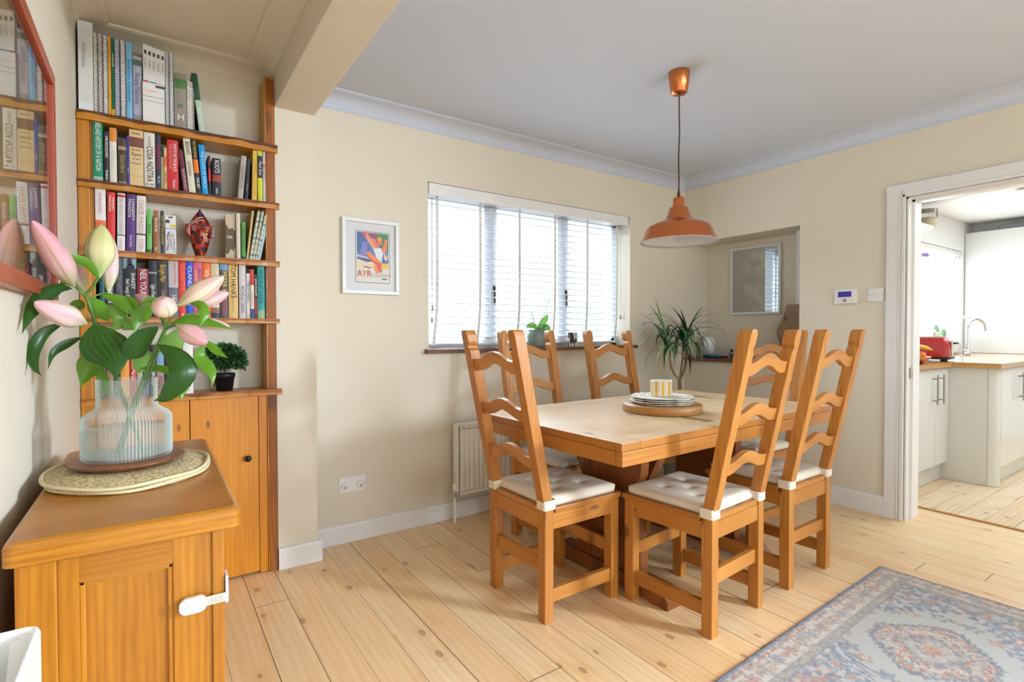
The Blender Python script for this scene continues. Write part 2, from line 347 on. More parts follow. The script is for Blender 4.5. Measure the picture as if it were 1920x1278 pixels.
w = MB(); w.box((XL - .2, YF - .2, 0), (.3, YF, ZT)); w.box((2.5, YF - .2, 0), (XR + .18, YF, ZT)); w.box((.3, YF - .2, 0), (2.5, YF, .12)); w.box((.3, YF - .2, 2.3), (2.5, YF, ZT)); struct(w.build('wall_front', M['wall']))  # unseen opening, made for the rear fill light
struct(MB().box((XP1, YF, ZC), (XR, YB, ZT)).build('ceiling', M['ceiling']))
struct(MB().box((XL, YF, ZCA), (XP0, YB, ZT)).build('ceiling_alcove', M['alcove']))
# cornices: cove section swept along the walls
def cove(h, p, n=7):
    pts = [(0, -h), (.004, -h), (.004, -h + .006)]
    for k in range(n + 1):
        a = R(90 * k / n); pts.append((.006 + (p - .02) * (1 - math.cos(a)), -h + .008 + (h - .02) * math.sin(a)))
    return pts + [(p - .01, -.010), (p, -.008), (p, 0), (0, 0)]
def cornice(name, path, h, p, z, mat, inward):
    """path: wall line corner points; inward: for each point the unit offset direction (mitred)"""
    prof = cove(h, p); n = len(prof); v = []
    for (x, y), (ix, iy) in zip(path, inward):
        for a, b in prof: v.append((x + ix * a, y + iy * a, z + b))
    f = [(i * n + j, i * n + (j + 1) % n, (i + 1) * n + (j + 1) % n, (i + 1) * n + j) for i in range(len(path) - 1) for j in range(n)]
    m = MB(); m.geo(v, f, (1, 0, 0), 0, False); return struct(m.build(name, mat))
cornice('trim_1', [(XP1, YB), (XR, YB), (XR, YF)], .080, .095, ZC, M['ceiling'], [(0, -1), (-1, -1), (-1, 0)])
cornice('trim_2', [(XL, YF), (XL, YB), (XP0, YB), (XP0, YF)], .062, .105, ZCA, M['alcove'], [(1, 0), (1, -1), (-1, -1), (-1, 0)])
# skirting
def skirt(name, path, inward, h=.102, t=.018):
    prof = [(0, 0), (t, 0), (t, h - .012), (t - .004, h - .003), (t - .010, h), (0, h)]; n = len(prof); v = []
    for (x, y), (ix, iy) in zip(path, inward):
        for a, b in prof: v.append((x + ix * a, y + iy * a, b + .001))
    f = [(i * n + j, i * n + (j + 1) % n, (i + 1) * n + (j + 1) % n, (i + 1) * n + j) for i in range(len(path) - 1) for j in range(n)]
    f += [list(range(n)), [len(path) * n - n + k for k in range(n)][::-1]]
    m = MB(); m.geo(v, f, (1, 0, 0)); return struct(m.build(name, M['trim']))
skirt('baseboard_back', [(XP1 + .018, YB), (XR, YB)], [(0, -1), (-1, -1)])
skirt('baseboard_pier', [(XP0, YP), (XP1, YP), (XP1, YB)], [(0, -1), (1, -1), (1, 0)], .104)
skirt('baseboard_right', [(XR, YB), (XR, 1.384)], [(-1, -1), (-1, 0)], .119)
skirt('baseboard_left', [(XL, YF), (XL, 1.2)], [(1, 0), (1, 0)])
# doorway to the kitchen: lining and architrave
d = MB()
d.box((XR - .005, DY1 - .022, 0), (XR + .19, DY1, DZ)); d.box((XR - .005, DY0, 0), (XR + .19, DY0 + .022, DZ)); d.box((XR - .005, DY0, DZ - .022), (XR + .19, DY1, DZ))
d.box((XR + .05, DY1 - .036, 0), (XR + .085, DY1 - .02, DZ - .02)); d.box((XR + .05, DY0 + .02, DZ - .036), (XR + .085, DY1 - .02, DZ - .02))
struct(d.build('door_1', M['trim']))
d = MB()
for a, b in ((DY1 - .012, 1.384), (DY0 - .09, DY0 + .012)):
    d.box((XR - .016, a, 0), (XR, b, 2.022), .003); d.box((XR - .022, a + (.0 if a > 1 else .075), 0), (XR, a + (.02 if a > 1 else .095), 2.0), .004)
    d.box((XR - .019, a + .030, 0), (XR, a + .036, 2.0), .002)
d.box((XR - .0168, DY0 - .0905, DZ - .012), (XR - .0, 1.3845, 2.022 + .0125), .003); d.box((XR - .022, DY0 - .012, DZ - .012), (XR, DY1 + .01, DZ + .008), .004)
struct(d.build('trim_architrave', M['trim']))
MB().box((XR + .03, DY1 - .024, .86), (XR + .045, DY1 - .0215, .93)).build('strike_plate', M['steel'], bpy.data.objects['door_1'])

# ------------------------------------------------------------------ dining window
wr = empty('window_1'); wr['kind'] = 'structure'
m = MB(); Y0, Y1 = 3.03, 3.09
m.box((WX0, Y0, WZ0), (WX0 + .05, Y1, WZ1)); m.box((WX1 - .05, Y0, WZ0), (WX1, Y1, WZ1)); m.box((WX0, Y0, WZ0), (WX1, Y1, WZ0 + .055)); m.box((WX0, Y0, WZ1 - .06), (WX1, Y1, WZ1))
struct(m.build('window_frame', M['pvc'], wr))
m = MB(); mull = (U(918, 600, 'y', 3.04).x, U(1053, 600, 'y', 3.04).x)
for x in mull: m.box((x - .05, Y0 - .005, WZ0 + .055), (x + .05, Y1, WZ1 - .06), .004); m.box((x - .012, Y0 - .015, WZ0 + .06), (x + .012, Y0, WZ1 - .06), .003)
struct(m.build('window_mullion', M['pvc'], wr))
m = MB(); m.box((WX0 + .05, 3.058, WZ0 + .055), (WX1 - .05, 3.064, WZ1 - .06)); struct(m.build('window_pane', M['glass'], wr))
for x in mull:
    m = MB(); m.box((x + .012, Y0 - .02, 1.42), (x + .030, Y0 - .004, 1.46), .003); m.box((x + .017, Y0 - .028, 1.33), (x + .026, Y0 - .016, 1.45), .003); struct(m.build('window_handle', M['black'], wr))
# something dark stands outside the glass: a drainpipe and a fence top seen as broken dark lines
for px in (1133,):
    x = U(px, 540, 'y', 3.6).x; tag(MB().tube([(x, 3.6, 0), (x, 3.6, 1.92)], .018).build('drainpipe', plain('grey_pipe', (70, 72, 84), .6)), 'dark vertical drainpipe outside, seen through the far end of the blind', 'pipe')
# window sill board
poly = []
N = 40
for k in range(N + 1):
    x = 1.334 + (3.135 - 1.334) * k / N; poly.append((x, 2.838 + .005 * math.sin(k * .7) + .003 * math.sin(k * 1.9)))
for k in range(N, -1, -1):
    x = 1.362 + (3.081 - 1.362) * k / N; poly.append((x, 3.03 if True else 0))
poly.insert(N + 1, (3.135, 2.879)); poly.insert(N + 2, (3.081, 2.881)); poly.append((1.362, 2.881)); poly.append((1.334, 2.879))
struct(MB().prism(poly, lambda a, b, d: (a, b, d), 1.022, 1.046, (1, 0, 0)).build('window_sill', M['sill']))

# venetian blind
bl = empty('venetian_blind', ((WX0 + WX1) / 2, 2.93, WZ0), 0, 'white venetian blind with grey ladder tapes hanging over the dining window', 'blind')
def inv(o): return Matrix.Translation(-Vector(o.location))
bx0, bx1 = WX0 + .008, WX1 - .035
MB().box((bx0 - .004, 2.872, 1.972), (bx1 + .004, 2.886, 2.040), .004).build('valance', M['white'], bl, inv(bl))
MB().box((bx0, 2.90, 1.99), (bx1, 3.02, 2.035)).build('head_rail', M['white'], bl, inv(bl))
z = 1.945; k = 0
while z > 1.115:
    mt = Matrix.Translation((0, 3.0, z)) @ Matrix.Rotation(R(9), 4, 'X')
    v = []
    for xx in (bx0, bx1):
        for j in range(7): t = j / 6 * 2 - 1; v.append(mt @ Vector((xx, t * .025, .0035 * (1 - t * t) + .0024)))
        for j in range(6, -1, -1): t = j / 6 * 2 - 1; v.append(mt @ Vector((xx, t * .025, .0035 * (1 - t * t) - .0022)))
    n = 14; f = [(j, (j + 1) % n, (j + 1) % n + n, j + n) for j in range(n)] + [list(range(n))[::-1], list(range(n, 2 * n))]
    mm = MB(); mm.geo(v, f, (1, 0, 0)); mm.build('slat', M['slat'], bl, inv(bl)); z -= .0434; k += 1
MB().box((bx0, 2.978, 1.062), (bx1, 3.02, 1.078), .003).build('bottom_rail', plain('beige_rail', (214, 204, 186), .5), bl, inv(bl))
for px in (820, 901, 974.5, 1041, 1101.5, 1157):
    x = U(px, 500, 'y', 2.972).x; mm = MB()
    pts = [(2.0, 0), (1.5, 0), (1.3, -.004), (1.2, -.012), (1.12, -.022), (1.075, -.026)]
    v = [(x + dx + s_, 2.972, z_) for i, (z_, s_) in enumerate(pts) for dx in (-.009, .009)]
    f = [(2 * i, 2 * i + 1, 2 * i + 3, 2 * i + 2) for i in range(len(pts) - 1)]
    v2 = [(a, b + .0012, c) for a, b, c in v]; nn = len(v)
    mm.geo(v + v2, f + [[q + nn for q in fc[::-1]] for fc in f] + [(2 * i, 2 * i + 2, 2 * i + 2 + nn, 2 * i + nn) for i in range(len(pts) - 1)] + [(2 * i + 1, 2 * i + 1 + nn, 2 * i + 3 + nn, 2 * i + 3) for i in range(len(pts) - 1)], (0, 0, 1)); mm.build('ladder_tape', M['tape'], bl, inv(bl))
m = MB()
for px, py in ((811, 577), (810, 600), (1163, 594)):
    p = U(px, py, 'y', 2.965); m.tube([(p.x, 2.965, p.z + .016), (p.x, 2.965, p.z - .016)], [.004, .008], 8)
    m.tube([(p.x, 2.965, 1.98), (p.x, 2.965, p.z + .016)], .0012, 5)
m.build('pull_cord', plain('cord_toggle', (150, 146, 138), .5), bl, inv(bl))
#@@PART2
# ------------------------------------------------------------------ built-in bookcase in the alcove
YS = 2.705                                     # front edge of the shelves
bc = empty('bookcase', (0.13, 2.80, 0), 0, 'reclaimed pine bookcase built into the alcove, cupboard doors below', 'bookcase')
IB = Matrix.Translation((-.13, -2.80, 0))
PL0, PL1, PR0, PR1 = -.243, -.192, .447, .488
def wavy(x0, x1, amp, n=30, seed=1):
    rr = random.Random(seed); ph = [rr.uniform(0, 6) for _ in range(4)]
    return [(x0 + (x1 - x0) * i / n, amp * (math.sin(i * .45 + ph[0]) + .6 * math.sin(i * 1.1 + ph[1]) + .3 * math.sin(i * 2.3 + ph[2]))) for i in range(n + 1)]
MB().box((PL0, 2.725, 0), (PL1 - .012, 2.745, 2.03), .003, (0, 0, 1)).box((PL0, 2.745, 0), (PL1, 2.879, 2.03), .002, (0, 0, 1)).build('upright', M['shelfwood'], bc, IB)
MB().box((PR0, 2.728, 0), (PR1, 2.879, 2.36), .002, (0, 0, 1)).build('upright', M['shelfwood'], bc, IB)
m = MB(); e = wavy(0, 1, .0016, 60, 4)
v = [(PR0 + .006 + q * .8, 2.7279, .001 + 2.35 * a) for a, q in e] + [(PR1 - .001, 2.7279, .001 + 2.35 * a) for a, q in e]; nn = len(e)
v += [(a, b - .0035, c) for a, b, c in v]
f = [(nn * 2 + i, nn * 3 + i, nn * 3 + i + 1, nn * 2 + i + 1) for i in range(nn - 1)] + [(i, i + 1, 2 * nn + i + 1, 2 * nn + i) for i in range(nn - 1)] + [(nn + i, 3 * nn + i, 3 * nn + i + 1, nn + i + 1) for i in range(nn - 1)]
m.geo(v, f, (0, 0, 1)); m.build('edge_strip', M['post_edge'], bc, IB)
SH = [2.038, 1.764, 1.488, 1.214, .879]        # top surfaces
SHT = [.036, .029, .026, .022, .026]
SHX1 = [.499, .504, .504, .501, .509]
for i, (zt, tk, x1) in enumerate(zip(SH, SHT, SHX1)):
    e = wavy(XL + .003, x1, .0022, 40, 10 + i); rr = random.Random(i)
    poly = [(x, YS + a) for x, a in e] + [(x1, 2.7275), (XP0 - .0015, 2.7285), (XP0 - .0015, 2.879), (XL + .003, 2.879)]
    MB().prism(poly, lambda a, b, d: (a, b, d), zt - tk, zt, (1, 0, 0)).build('shelf', M['shelfwood'], bc, IB)
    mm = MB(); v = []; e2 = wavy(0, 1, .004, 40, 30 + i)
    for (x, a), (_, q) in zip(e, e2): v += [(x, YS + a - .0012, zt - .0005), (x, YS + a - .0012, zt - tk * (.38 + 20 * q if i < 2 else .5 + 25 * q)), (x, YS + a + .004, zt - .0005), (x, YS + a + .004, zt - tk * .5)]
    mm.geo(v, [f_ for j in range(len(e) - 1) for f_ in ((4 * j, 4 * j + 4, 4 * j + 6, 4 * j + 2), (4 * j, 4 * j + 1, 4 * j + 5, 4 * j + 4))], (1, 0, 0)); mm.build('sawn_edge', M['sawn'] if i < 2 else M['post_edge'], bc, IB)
# cupboard below the lowest shelf
zt = SH[4] - SHT[4]
MB().box((.4105, 2.735, .004), (PR0 - .001, 2.752, zt), .001, (0, 0, 1)).build('stile', M['doorpine'], bc, IB)
MB().box((PL1 + .001, 2.735, .004), (-.13, 2.752, zt), .001, (0, 0, 1)).build('stile', M['doorpine'], bc, IB)
for a, b, kx in ((.1325, .4085, .36), (-.128, .129, .075)):
    dr = MB().box((a, 2.737, .012), (b, 2.755, zt - .003), .0015, (0, 0, 1)).build('cupboard_door', M['doorpine'], bc, IB)
    if kx > .3:
        MB().lathe([(.0001, 0), (.006, .001), (.005, .012), (.013, .018), (.015, .025), (.010, .031), (.0001, .033)], seg=20).build('knob', M['black'], dr, IB @ Matrix.Translation((kx, 2.737, .560)) @ Matrix.Rotation(R(90), 4, 'X'))
    else:
        MB().prism([(0, -.006), (.030, 0), (0, .006), (-.02, .004), (-.02, -.004)], lambda p, q, d: (.058 + p, 2.737 - d, .662 + q), 0, .004).build('hinge', M['black'], dr, IB)
m = MB(); m.box((PL1, 2.86, .004), (PR0, 2.878, zt)); m.build('back_board', M['doorpine'], bc, IB)

# ------------------------------------------------------------------ books
def bookmat(rgb, rough=.5): return plain('cover_%d_%d_%d' % rgb, rgb, rough)
INK = {}
def ink(rgb):
    if rgb not in INK:
        nb = NB('print_%d_%d_%d' % rgb); INK[rgb] = nb.pbr(lin(rgb), .5)
    return INK[rgb]
WH, BK, GO, RD = (240, 238, 232), (26, 24, 26), (214, 180, 80), (190, 30, 40)
def book(px0, px1, py, shelf, rgb, label, texts=(), bands=(), tilt=0.0, depth=None, yf=None, tot=0, name='book', group=None, pages=True, rounded=True, square=0):
    """spine between photo columns px0..px1 (measured at its foot), top at photo row py; tilt in degrees, + leans to the right"""
    yf = yf if yf is not None else 2.728 + random.uniform(-.004, .006)
    x0, x1 = U(px0, 500, 'y', yf).x, U(px1, 500, 'y', yf).x
    zb = SH[shelf] + .0006; h = U((px0 + px1) / 2, py, 'y', yf).z - zb; wd = x1 - x0 - .0006
    dp = depth or min(.143, max(.10, h * .62)); dp = min(dp, 2.8785 - yf)
    cx = (x0 + x1) / 2
    th_ = R(tilt); lift = abs(math.sin(th_)) * wd / 2
    root_m = Matrix.Translation((cx, yf, zb + lift)) @ Matrix.Rotation(th_, 4, 'Y')
    m = MB(); t = .0016 if wd > .008 else .0008; hw = wd / 2
    m.box((-hw, .002, 0), (-hw + t, dp, h)); m.box((hw - t, .002, 0), (hw, dp, h))
    bow = .0022 if (rounded and wd > .012) else .0004
    sp = [(-hw, .0025)] + [(-hw + wd * k / 8, .0025 - bow * math.sin(math.pi * k / 8)) for k in range(1, 8)] + [(hw, .0025), (hw, .004), (-hw, .004)]
    m.prism(sp, lambda a, b, d: (a, b, d), 0, h, (0, 0, 1))
    o = m.build(name, bookmat(rgb)); o.matrix_world = root_m
    tag(o, label, name.replace('_', ' '), group)
    if pages: MB().box((-hw + t, .004, .003), (hw - t, dp - .003, h - .004)).build('pages', M['paper'], o)
    for bz0, bz1, brgb in bands:
        q = [(a * .985, b - .0005) for a, b in sp[:9]] + [(hw * .985, .003), (-hw * .985, .003)]
        MB().prism(q, lambda a, b, d: (a, b, d), h * bz0 + .0004, h * bz1 - .0004).build('spine_band', bookmat(brgb), o)
    for tx in texts:
        s, zc, frac, rgb2 = tx[:4]; off = tx[4] if len(tx) > 4 else 0.0; hor = len(tx) > 5 and tx[5]
        n = max(1, len(s)); y = -bow - .0009
        if hor:
            size = min(wd * .86 / (n * .56), .03) if n > 1 else wd * .9
            text('spine_title', s, size, basis((1, 0, 0), (0, 0, 1), (off * wd, y, h * zc)), ink(rgb2), o)
        else:
            size = min(wd * .80, wd * .95 if abs(off) < .01 else wd * .42); sx = min(1.3, (h * frac) / (n * .58 * size))
            if sx < .55: size *= sx / .55; sx = .55
            text('spine_title', s, size, basis((0, 0, -1), (1, 0, 0), (off * wd, y, h * zc)), ink(rgb2), o, sx=sx)
    return o
G0, G1, G2, G3, G4 = 'binders and manuals on the top shelf', 'books on the second shelf', 'books on the third shelf', 'books on the fourth shelf', 'books on the lowest shelf'
b0 = book(152, 180, 41, 0, (226, 226, 230), 'tall white ring binder at the wall end of the top shelf', [('Reference', .62, .35, (150, 148, 140), -.1)], [(.10, .93, (214, 212, 206))], name='ring_binder', group=G0, yf=2.722, depth=.155, rounded=False)
def comb(px0, px1, py, rgb, label, edge=(232, 230, 224)):
    o = book(px0, px1, py, 0, rgb, label, name='spiral_bound_manual', group=G0, rounded=False, yf=2.732)
    hh = max(v.co.z for v in o.data.vertices); ww = max(v.co.x for v in o.data.vertices)
    m = MB(); n = int(hh / .0085)
    for i in range(n):
        z = hh * (i + .5) / n; m.box((-ww * .9, -.0045, z - .0024), (ww * .55, .0035, z + .0024), 0, (1, 0, 0), 0)
    for i in range(n + 1):
        z = hh * i / n; m.box((ww * .35, -.0012, max(0, z - .0013)), (ww * .98, .003, min(hh, z + .0013)), 0, (1, 0, 0), 1)
    m.build('comb_binding', [bookmat(edge), M['black']], o); return o
comb(181, 189.5, 64, (214, 206, 190), 'spiral bound manual touching the white ring binder', (224, 218, 200))
comb(190, 199, 66, (196, 182, 176), 'spiral bound manual between the two other cream coils beside the binder', (214, 202, 196))
comb(199.5, 208, 69, (220, 210, 196), 'spiral bound manual pressed against the orange spine')
book(208.5, 213.5, 70, 0, (236, 158, 16), 'thin orange manual on the top shelf', group=G0)
book(214, 220, 73, 0, (0, 104, 70), 'thin dark green manual on the top shelf', [('LANDMARK', .72, .3, WH)], [(.0, .1, (240, 180, 30))], group=G0)
comb(220.5, 231, 77, (120, 136, 170), 'spiral bound manual with slate blue cover behind its coil', (206, 204, 212))
comb(231.5, 241.5, 78, (196, 190, 196), 'spiral bound manual touching the pale blue paperback')
book(242, 253, 80, 0, (122, 186, 224), 'pale blue paperback on the top shelf', [('Guidelines Handbook', .5, .7, (50, 110, 180))], group=G0)
book(254, 270.5, 107, 0, (176, 174, 196), 'lavender grey book standing before the white magazine file', [('Managing Programmes', .5, .6, (110, 108, 130))], [(.86, .95, (90, 110, 100)), (0, .1, (150, 146, 150))], group=G0)
# magazine file with five slim booklets
yf = 2.722; xa, xb = U(271, 500, 'y', yf).x, U(313.5, 500, 'y', yf).x; zb = SH[0] + .0006
mf = empty('magazine_file', ((xa + xb) / 2, yf, zb), 0, 'white magazine file holding slim booklets on the top shelf', 'magazine file', G0)
hw = (xb - xa) / 2; hf = U(290, 157, 'y', yf).z - zb; hb = hf + .085
m = MB(); m.box((-hw, 0, 0), (hw, .002, hf))
for sx_ in (-hw, hw - .0016): m.prism([(0, 0), (.15, 0), (.15, hb), (.10, hb), (0, hf)], lambda a, b, d: (d, a, b), sx_, sx_ + .0016)
m.box((-hw, .148, 0), (hw, .15, hb)); m.box((-hw, 0, 0), (hw, .15, .002)); m.build('file_box', bookmat((232, 228, 224)), mf)
text('front_print', 'AT A GLANCE', .0085, basis((1, 0, 0), (0, 0, 1), (-.018, -.0006, hf * .80)), ink((230, 150, 40)), mf)
text('front_print', 'Recognised for quality', .0085, basis((1, 0, 0), (0, 0, 1), (0, -.0006, hf * .66)), ink((120, 120, 130)), mf)
text('front_print', 'the comprehensive guide', .0085, basis((1, 0, 0), (0, 0, 1), (0, -.0006, hf * .55)), ink((120, 120, 130)), mf)
MB().prism(rrect(.006, hf * .905, .042, hf * .965, .004), lambda a, b, d: (a, -d, b), 0, .0006).build('badge', ink((70, 72, 80)), mf)
cols = [(214, 60, 60), (60, 180, 190), (60, 90, 140), (230, 90, 60), (0, 130, 110)]
for i in range(5):
    a = xa + .002 + i * (2 * hw - .004) / 5; hh = U(290, 90 + i * 1.2, 'y', yf + .02).z - zb - .003
    o = MB().box((-.0095, 0, 0), (.0095, .12, hh)).build('booklet', bookmat((230, 228, 226))); o.location = (a + .0102, yf + .006, zb + .0025); o.scale = (.82, 1, 1)
    tag(o, 'slim white booklet in the magazine file, marked with a %s square' % ['red', 'turquoise', 'navy', 'orange', 'green'][i], 'booklet', 'booklets in the magazine file')
    MB().box((-.0095, -.0006, hh * .50), (.0095, 0, hh * .54)).build('colour_square', ink(cols[i]), o)
    MB().box((-.005, -.0006, hh * .88), (.005, 0, hh * .93)).build('badge', ink((60, 60, 66)), o)
    text('spine_title', 'Handbook', .009, basis((0, 0, -1), (1, 0, 0), (0, -.0009, hh * .76)), ink((90, 90, 96)), o)
comb(314.5, 322, 99, (190, 186, 190), 'spiral bound manual touching the magazine file', (222, 220, 224))
comb(322.5, 330.5, 101, (210, 208, 214), 'spiral bound manual touching the grey book with green print')
book(331, 353.5, 138, 0, (150, 142, 130), 'thick grey book with green and white symbols, top shelf', [('T', .80, .1, (60, 140, 60), 0, 1), ('n', .42, .1, (40, 130, 50), 0, 1), ('H', .20, .1, WH, 0, 1)], [(.72, .90, (92, 128, 72))], group=G0)
comb(354, 368, 154, (206, 196, 180), 'short thick spiral bound manual before the leaning green book')
book(377, 388, 141, 0, (34, 84, 60), 'dark green book leaning left on the top shelf', [('Design Review', .3, .3, WH)], [(0, .55, (186, 206, 184))], tilt=-6.5, group=G0)
# second shelf
book(177.5, 196, 223, 1, (8, 140, 104), 'tall green book about a history of a nation', [('IRELAND HISTORY OF A NATION', .55, .80, WH)], [(.035, .05, WH), (.062, .077, WH)], group=G1)
book(198, 208, 247, 1, (48, 46, 52), 'narrow charcoal book with stacked white title beside the green one', [('A PRECARIOUS BELONGING', .70, .42, WH), ('Henderson', .15, .22, WH)], group=G1)
book(208.5, 222, 240, 1, (226, 220, 208), 'white book with an orange cap to its spine', [('Memoirs', .4, .5, (214, 206, 190))], [(.75, 1.0, (224, 140, 50))], group=G1)
book(224, 240.5, 261, 1, (70, 60, 40), 'dark olive book with a portrait on its spine', [('Robert Burns', .45, .5, (176, 156, 90))], [(.0, .08, (120, 116, 92)), (.76, .84, (170, 140, 110))], group=G1)
book(241, 245, 254, 1, (60, 64, 170), 'very thin royal blue book between olive and tan spines', [('Shadow', .3, .3, WH)], group=G1)
book(245.5, 272, 244, 1, (222, 190, 140), 'wide tan book with a photograph near its top', [('Arafat', .93, .1, BK, 0, 1), ('In the', .64, .1, (90, 70, 60), 0, 1), ('Eyes', .56, .1, (90, 70, 60), 0, 1), ('of the', .48, .1, (90, 70, 60), 0, 1), ('Beholder', .40, .1, (60, 60, 160), 0, 1), ('JANET WALLACH', .18, .1, (150, 130, 100), 0, 1)], [(.69, .87, (120, 70, 56))], group=G1)
book(273, 293.5, 249, 1, (226, 216, 200), 'cream book with thick black capitals across its spine', [('COSA NOSTRA', .43, .60, (30, 24, 26)), ('JOHN DICKIE', .84, .17, (90, 84, 80)), ('21 ME', .06, .1, BK, 0, 1)], group=G1)
book(294.5, 304.5, 253, 1, (40, 50, 70), 'navy book with magenta lettering', [('OPERATION', .6, .55, (190, 30, 80)), ('Mike Dick', .17, .18, (170, 190, 200))], group=G1)
book(305, 309.5, 283, 1, (224, 204, 150), 'thin pale yellow book standing beside the navy one', (), [(.84, 1, (60, 70, 60))], group=G1)
book(309.8, 315.5, 277, 1, (220, 180, 120), 'thin buff and orange book pressed against the thick red book', [('BOATING', .3, .4, (60, 50, 40))], [(.55, .8, (206, 110, 60))], group=G1)
book(316, 337, 263, 1, (206, 40, 46), 'thick red book with two lines of pale print, second shelf', [('WHITEY IN THE BLACK', .66, .58, WH, .18), ('THE UNTOLD STORY', .66, .5, (240, 150, 140), -.22), ('Thompson', .14, .18, WH, .1)], group=G1)
book(346, 355.5, 283, 1, (104, 28, 40), 'maroon book leaning behind the cream one', [('THE GODFATHER LEGACY', .3, .5, (220, 200, 210))], tilt=-6.5, group=G1)
book(356.5, 369.5, 262, 1, (222, 214, 190), 'cream book leaning to one side with thin black letters', [('BENNY', .82, .22, BK), ('Len Parkinson', .45, .35, (100, 96, 80))], tilt=-5.2, group=G1)
book(370, 379.5, 262, 1, (30, 28, 34), 'leaning black book with yellow and orange blocks', [('ON THE ROAD', .80, .28, (236, 200, 40)), ('TIMES BEST', .2, .24, WH)], [(.38, .63, (232, 120, 24))], tilt=-4.6, group=G1)
book(381, 392.5, 273, 1, (14, 150, 214), 'bright blue book leaning on the second shelf', [('THE STATE OF AFRICA', .5, .8, (190, 226, 246))], tilt=-3.6, group=G1)
book(393.5, 398.5, 292, 1, (40, 30, 34), 'thin black book with red blocks on its spine', (), [(.35, .68, (190, 30, 34)), (.78, .9, (120, 26, 30))], tilt=-1.2, group=G1)
book(400, 416.5, 297, 1, (22, 26, 42), 'short black book with a photograph, last before the gap', [('ROOTS', .78, .3, WH), ('Random', .14, .16, WH)], [(.38, .56, (150, 60, 34))], group=G1)
book(447, 457, 291, 1, (176, 166, 158), 'grey-brown book leaning toward the post, first after the gap', [('CONFLICT', .5, .5, (120, 112, 108))], tilt=5.0, group=G1)
book(460, 466.5, 297, 1, (36, 40, 52), 'thin slate navy book leaning between grey-brown and yellow spines', [('Peace', .3, .3, (150, 150, 160))], tilt=3.4, group=G1)
book(473.5, 483.5, 280, 1, (228, 190, 70), 'yellow book with turquoise cover on the second shelf', [('FARMING CULTURE', .45, .7, (206, 150, 40))], [(0, 1, (232, 196, 84))], tilt=1.6, group=G1)
book(485, 494, 281, 1, (40, 38, 50), 'black and lime book with white slanted title', [('Find Zoe', .64, .34, WH)], [(0, .46, (206, 210, 40)), (.88, 1, (206, 206, 50))], group=G1)
book(494.6, 501, 273, 1, (206, 206, 212), 'pale grey paperback near the post, second shelf', [('Little guide', .5, .7, (150, 150, 160))], [(.62, .67, (224, 130, 80))], group=G1)
book(501.5, 505.5, 273, 1, (120, 104, 116), 'mauve and white paperback touching the post', [('Ring', .85, .2, BK)], [(.78, 1, (226, 220, 220)), (.08, .2, (226, 220, 226))], group=G1)
# third shelf
book(180, 200, 350, 2, (232, 226, 224), 'tall white book with an orange square, third shelf', [('Nutrition and health', .74, .45, (206, 140, 150), 0)], [(.34, .47, (226, 110, 60))], group=G2)
book(201.5, 216.5, 360, 2, (216, 52, 48), 'red book from the set of slanted volumes, third shelf', [('THE PLANT', .80, .24, WH, .2), ('PARADOX', .80, .24, WH, -.2), ('Gundry', .14, .16, (250, 190, 180))], tilt=.8, group=G2)
book(220, 235, 362, 2, (230, 226, 222), 'white book with red and green dots, third shelf', [('THE PARADOX COOKBOOK', .6, .6, (170, 150, 150)), ('Dr Gundry', .12, .18, (200, 170, 170))], [(.93, .975, (190, 40, 50)), (.26, .285, (60, 130, 110))], tilt=.9, group=G2)
book(237, 254, 364, 2, (90, 48, 120), 'purple book on the third shelf', [('LONGEVITY', .73, .38, WH, .2), ('PARADOX', .75, .3, WH, -.2), ('Steven Gundry', .18, .26, (220, 200, 230))], [(0, .998, (88, 46, 118))], tilt=1.2, group=G2)
book(255.5, 273, 367, 2, (230, 224, 222), 'wide white book beside the short green one, third shelf', [('CANCER PARADOX', .62, .55, (196, 150, 130)), ('JOSEPH', .14, .2, (210, 160, 140))], [(.30, .335, (70, 70, 90))], tilt=1.2, group=G2)
book(275.5, 285.5, 392, 2, (104, 184, 92), 'short green book, third shelf', [('AZUL', .55, .6, (30, 90, 50))], [(.0, .09, (40, 100, 50))], tilt=.8, group=G2)
book(287.5, 298, 394, 2, (156, 94, 52), 'short brown book beside the green one, third shelf', [('Best on the Tee', .66, .42, WH), ('Penny', .1, .1, WH)], tilt=.8, group=G2)
book(302, 308.5, 395, 2, (44, 44, 56), 'black book with yellow capitals, third shelf', [('LAST OF THE SUMMER', .55, .8, (230, 200, 40))], group=G2)
# a pictorial softback shown by its front cover
yf = 2.735; x0, x1 = U(311, 500, 'y', yf).x, U(331, 500, 'y', yf).x; h = U(320, 404, 'y', yf).z - SH[2]
o = MB().box((0, 0, 0), (x1 - x0, .012, h), .001).build('book', bookmat((220, 218, 220))); o.location = (x0, yf, SH[2] + .0006)
tag(o, 'white softback with yellow stripe and scribbled cover facing the room', 'book', G2)
for i, (a, b, c, dd, cc) in enumerate([(.45, .70, 1.0, .77, (220, 190, 50)), (0, .88, .4, .80, (60, 60, 70)), (.3, .93, .7, .97, (70, 70, 80)), (0, .655, 1, .67, (90, 90, 120))]):
    MB().box(((x1 - x0) * a, -.0006, h * min(b, dd)), ((x1 - x0) * c, 0, h * max(b, dd))).build('cover_stripe', ink(cc), o)
m = MB(); rr = random.Random(5)
for i in range(9):
    p = [((x1 - x0) * rr.uniform(.1, .9), -.0008, h * rr.uniform(.05, .6)) for _ in range(4)]; m.tube(p, .0009, 4, i % 3)
m.build('cover_scribble', [ink((220, 190, 160)), ink((120, 140, 180)), ink((190, 170, 190))], o)
o = book(444, 451.5, 400, 2, (214, 200, 184), 'brown and cream book showing part of its photographic cover', depth=.12, group=G2, yf=2.722)
o.rotation_euler = (0, 0, R(0)); hb_ = U(448, 400, 'y', 2.722).z - SH[2]
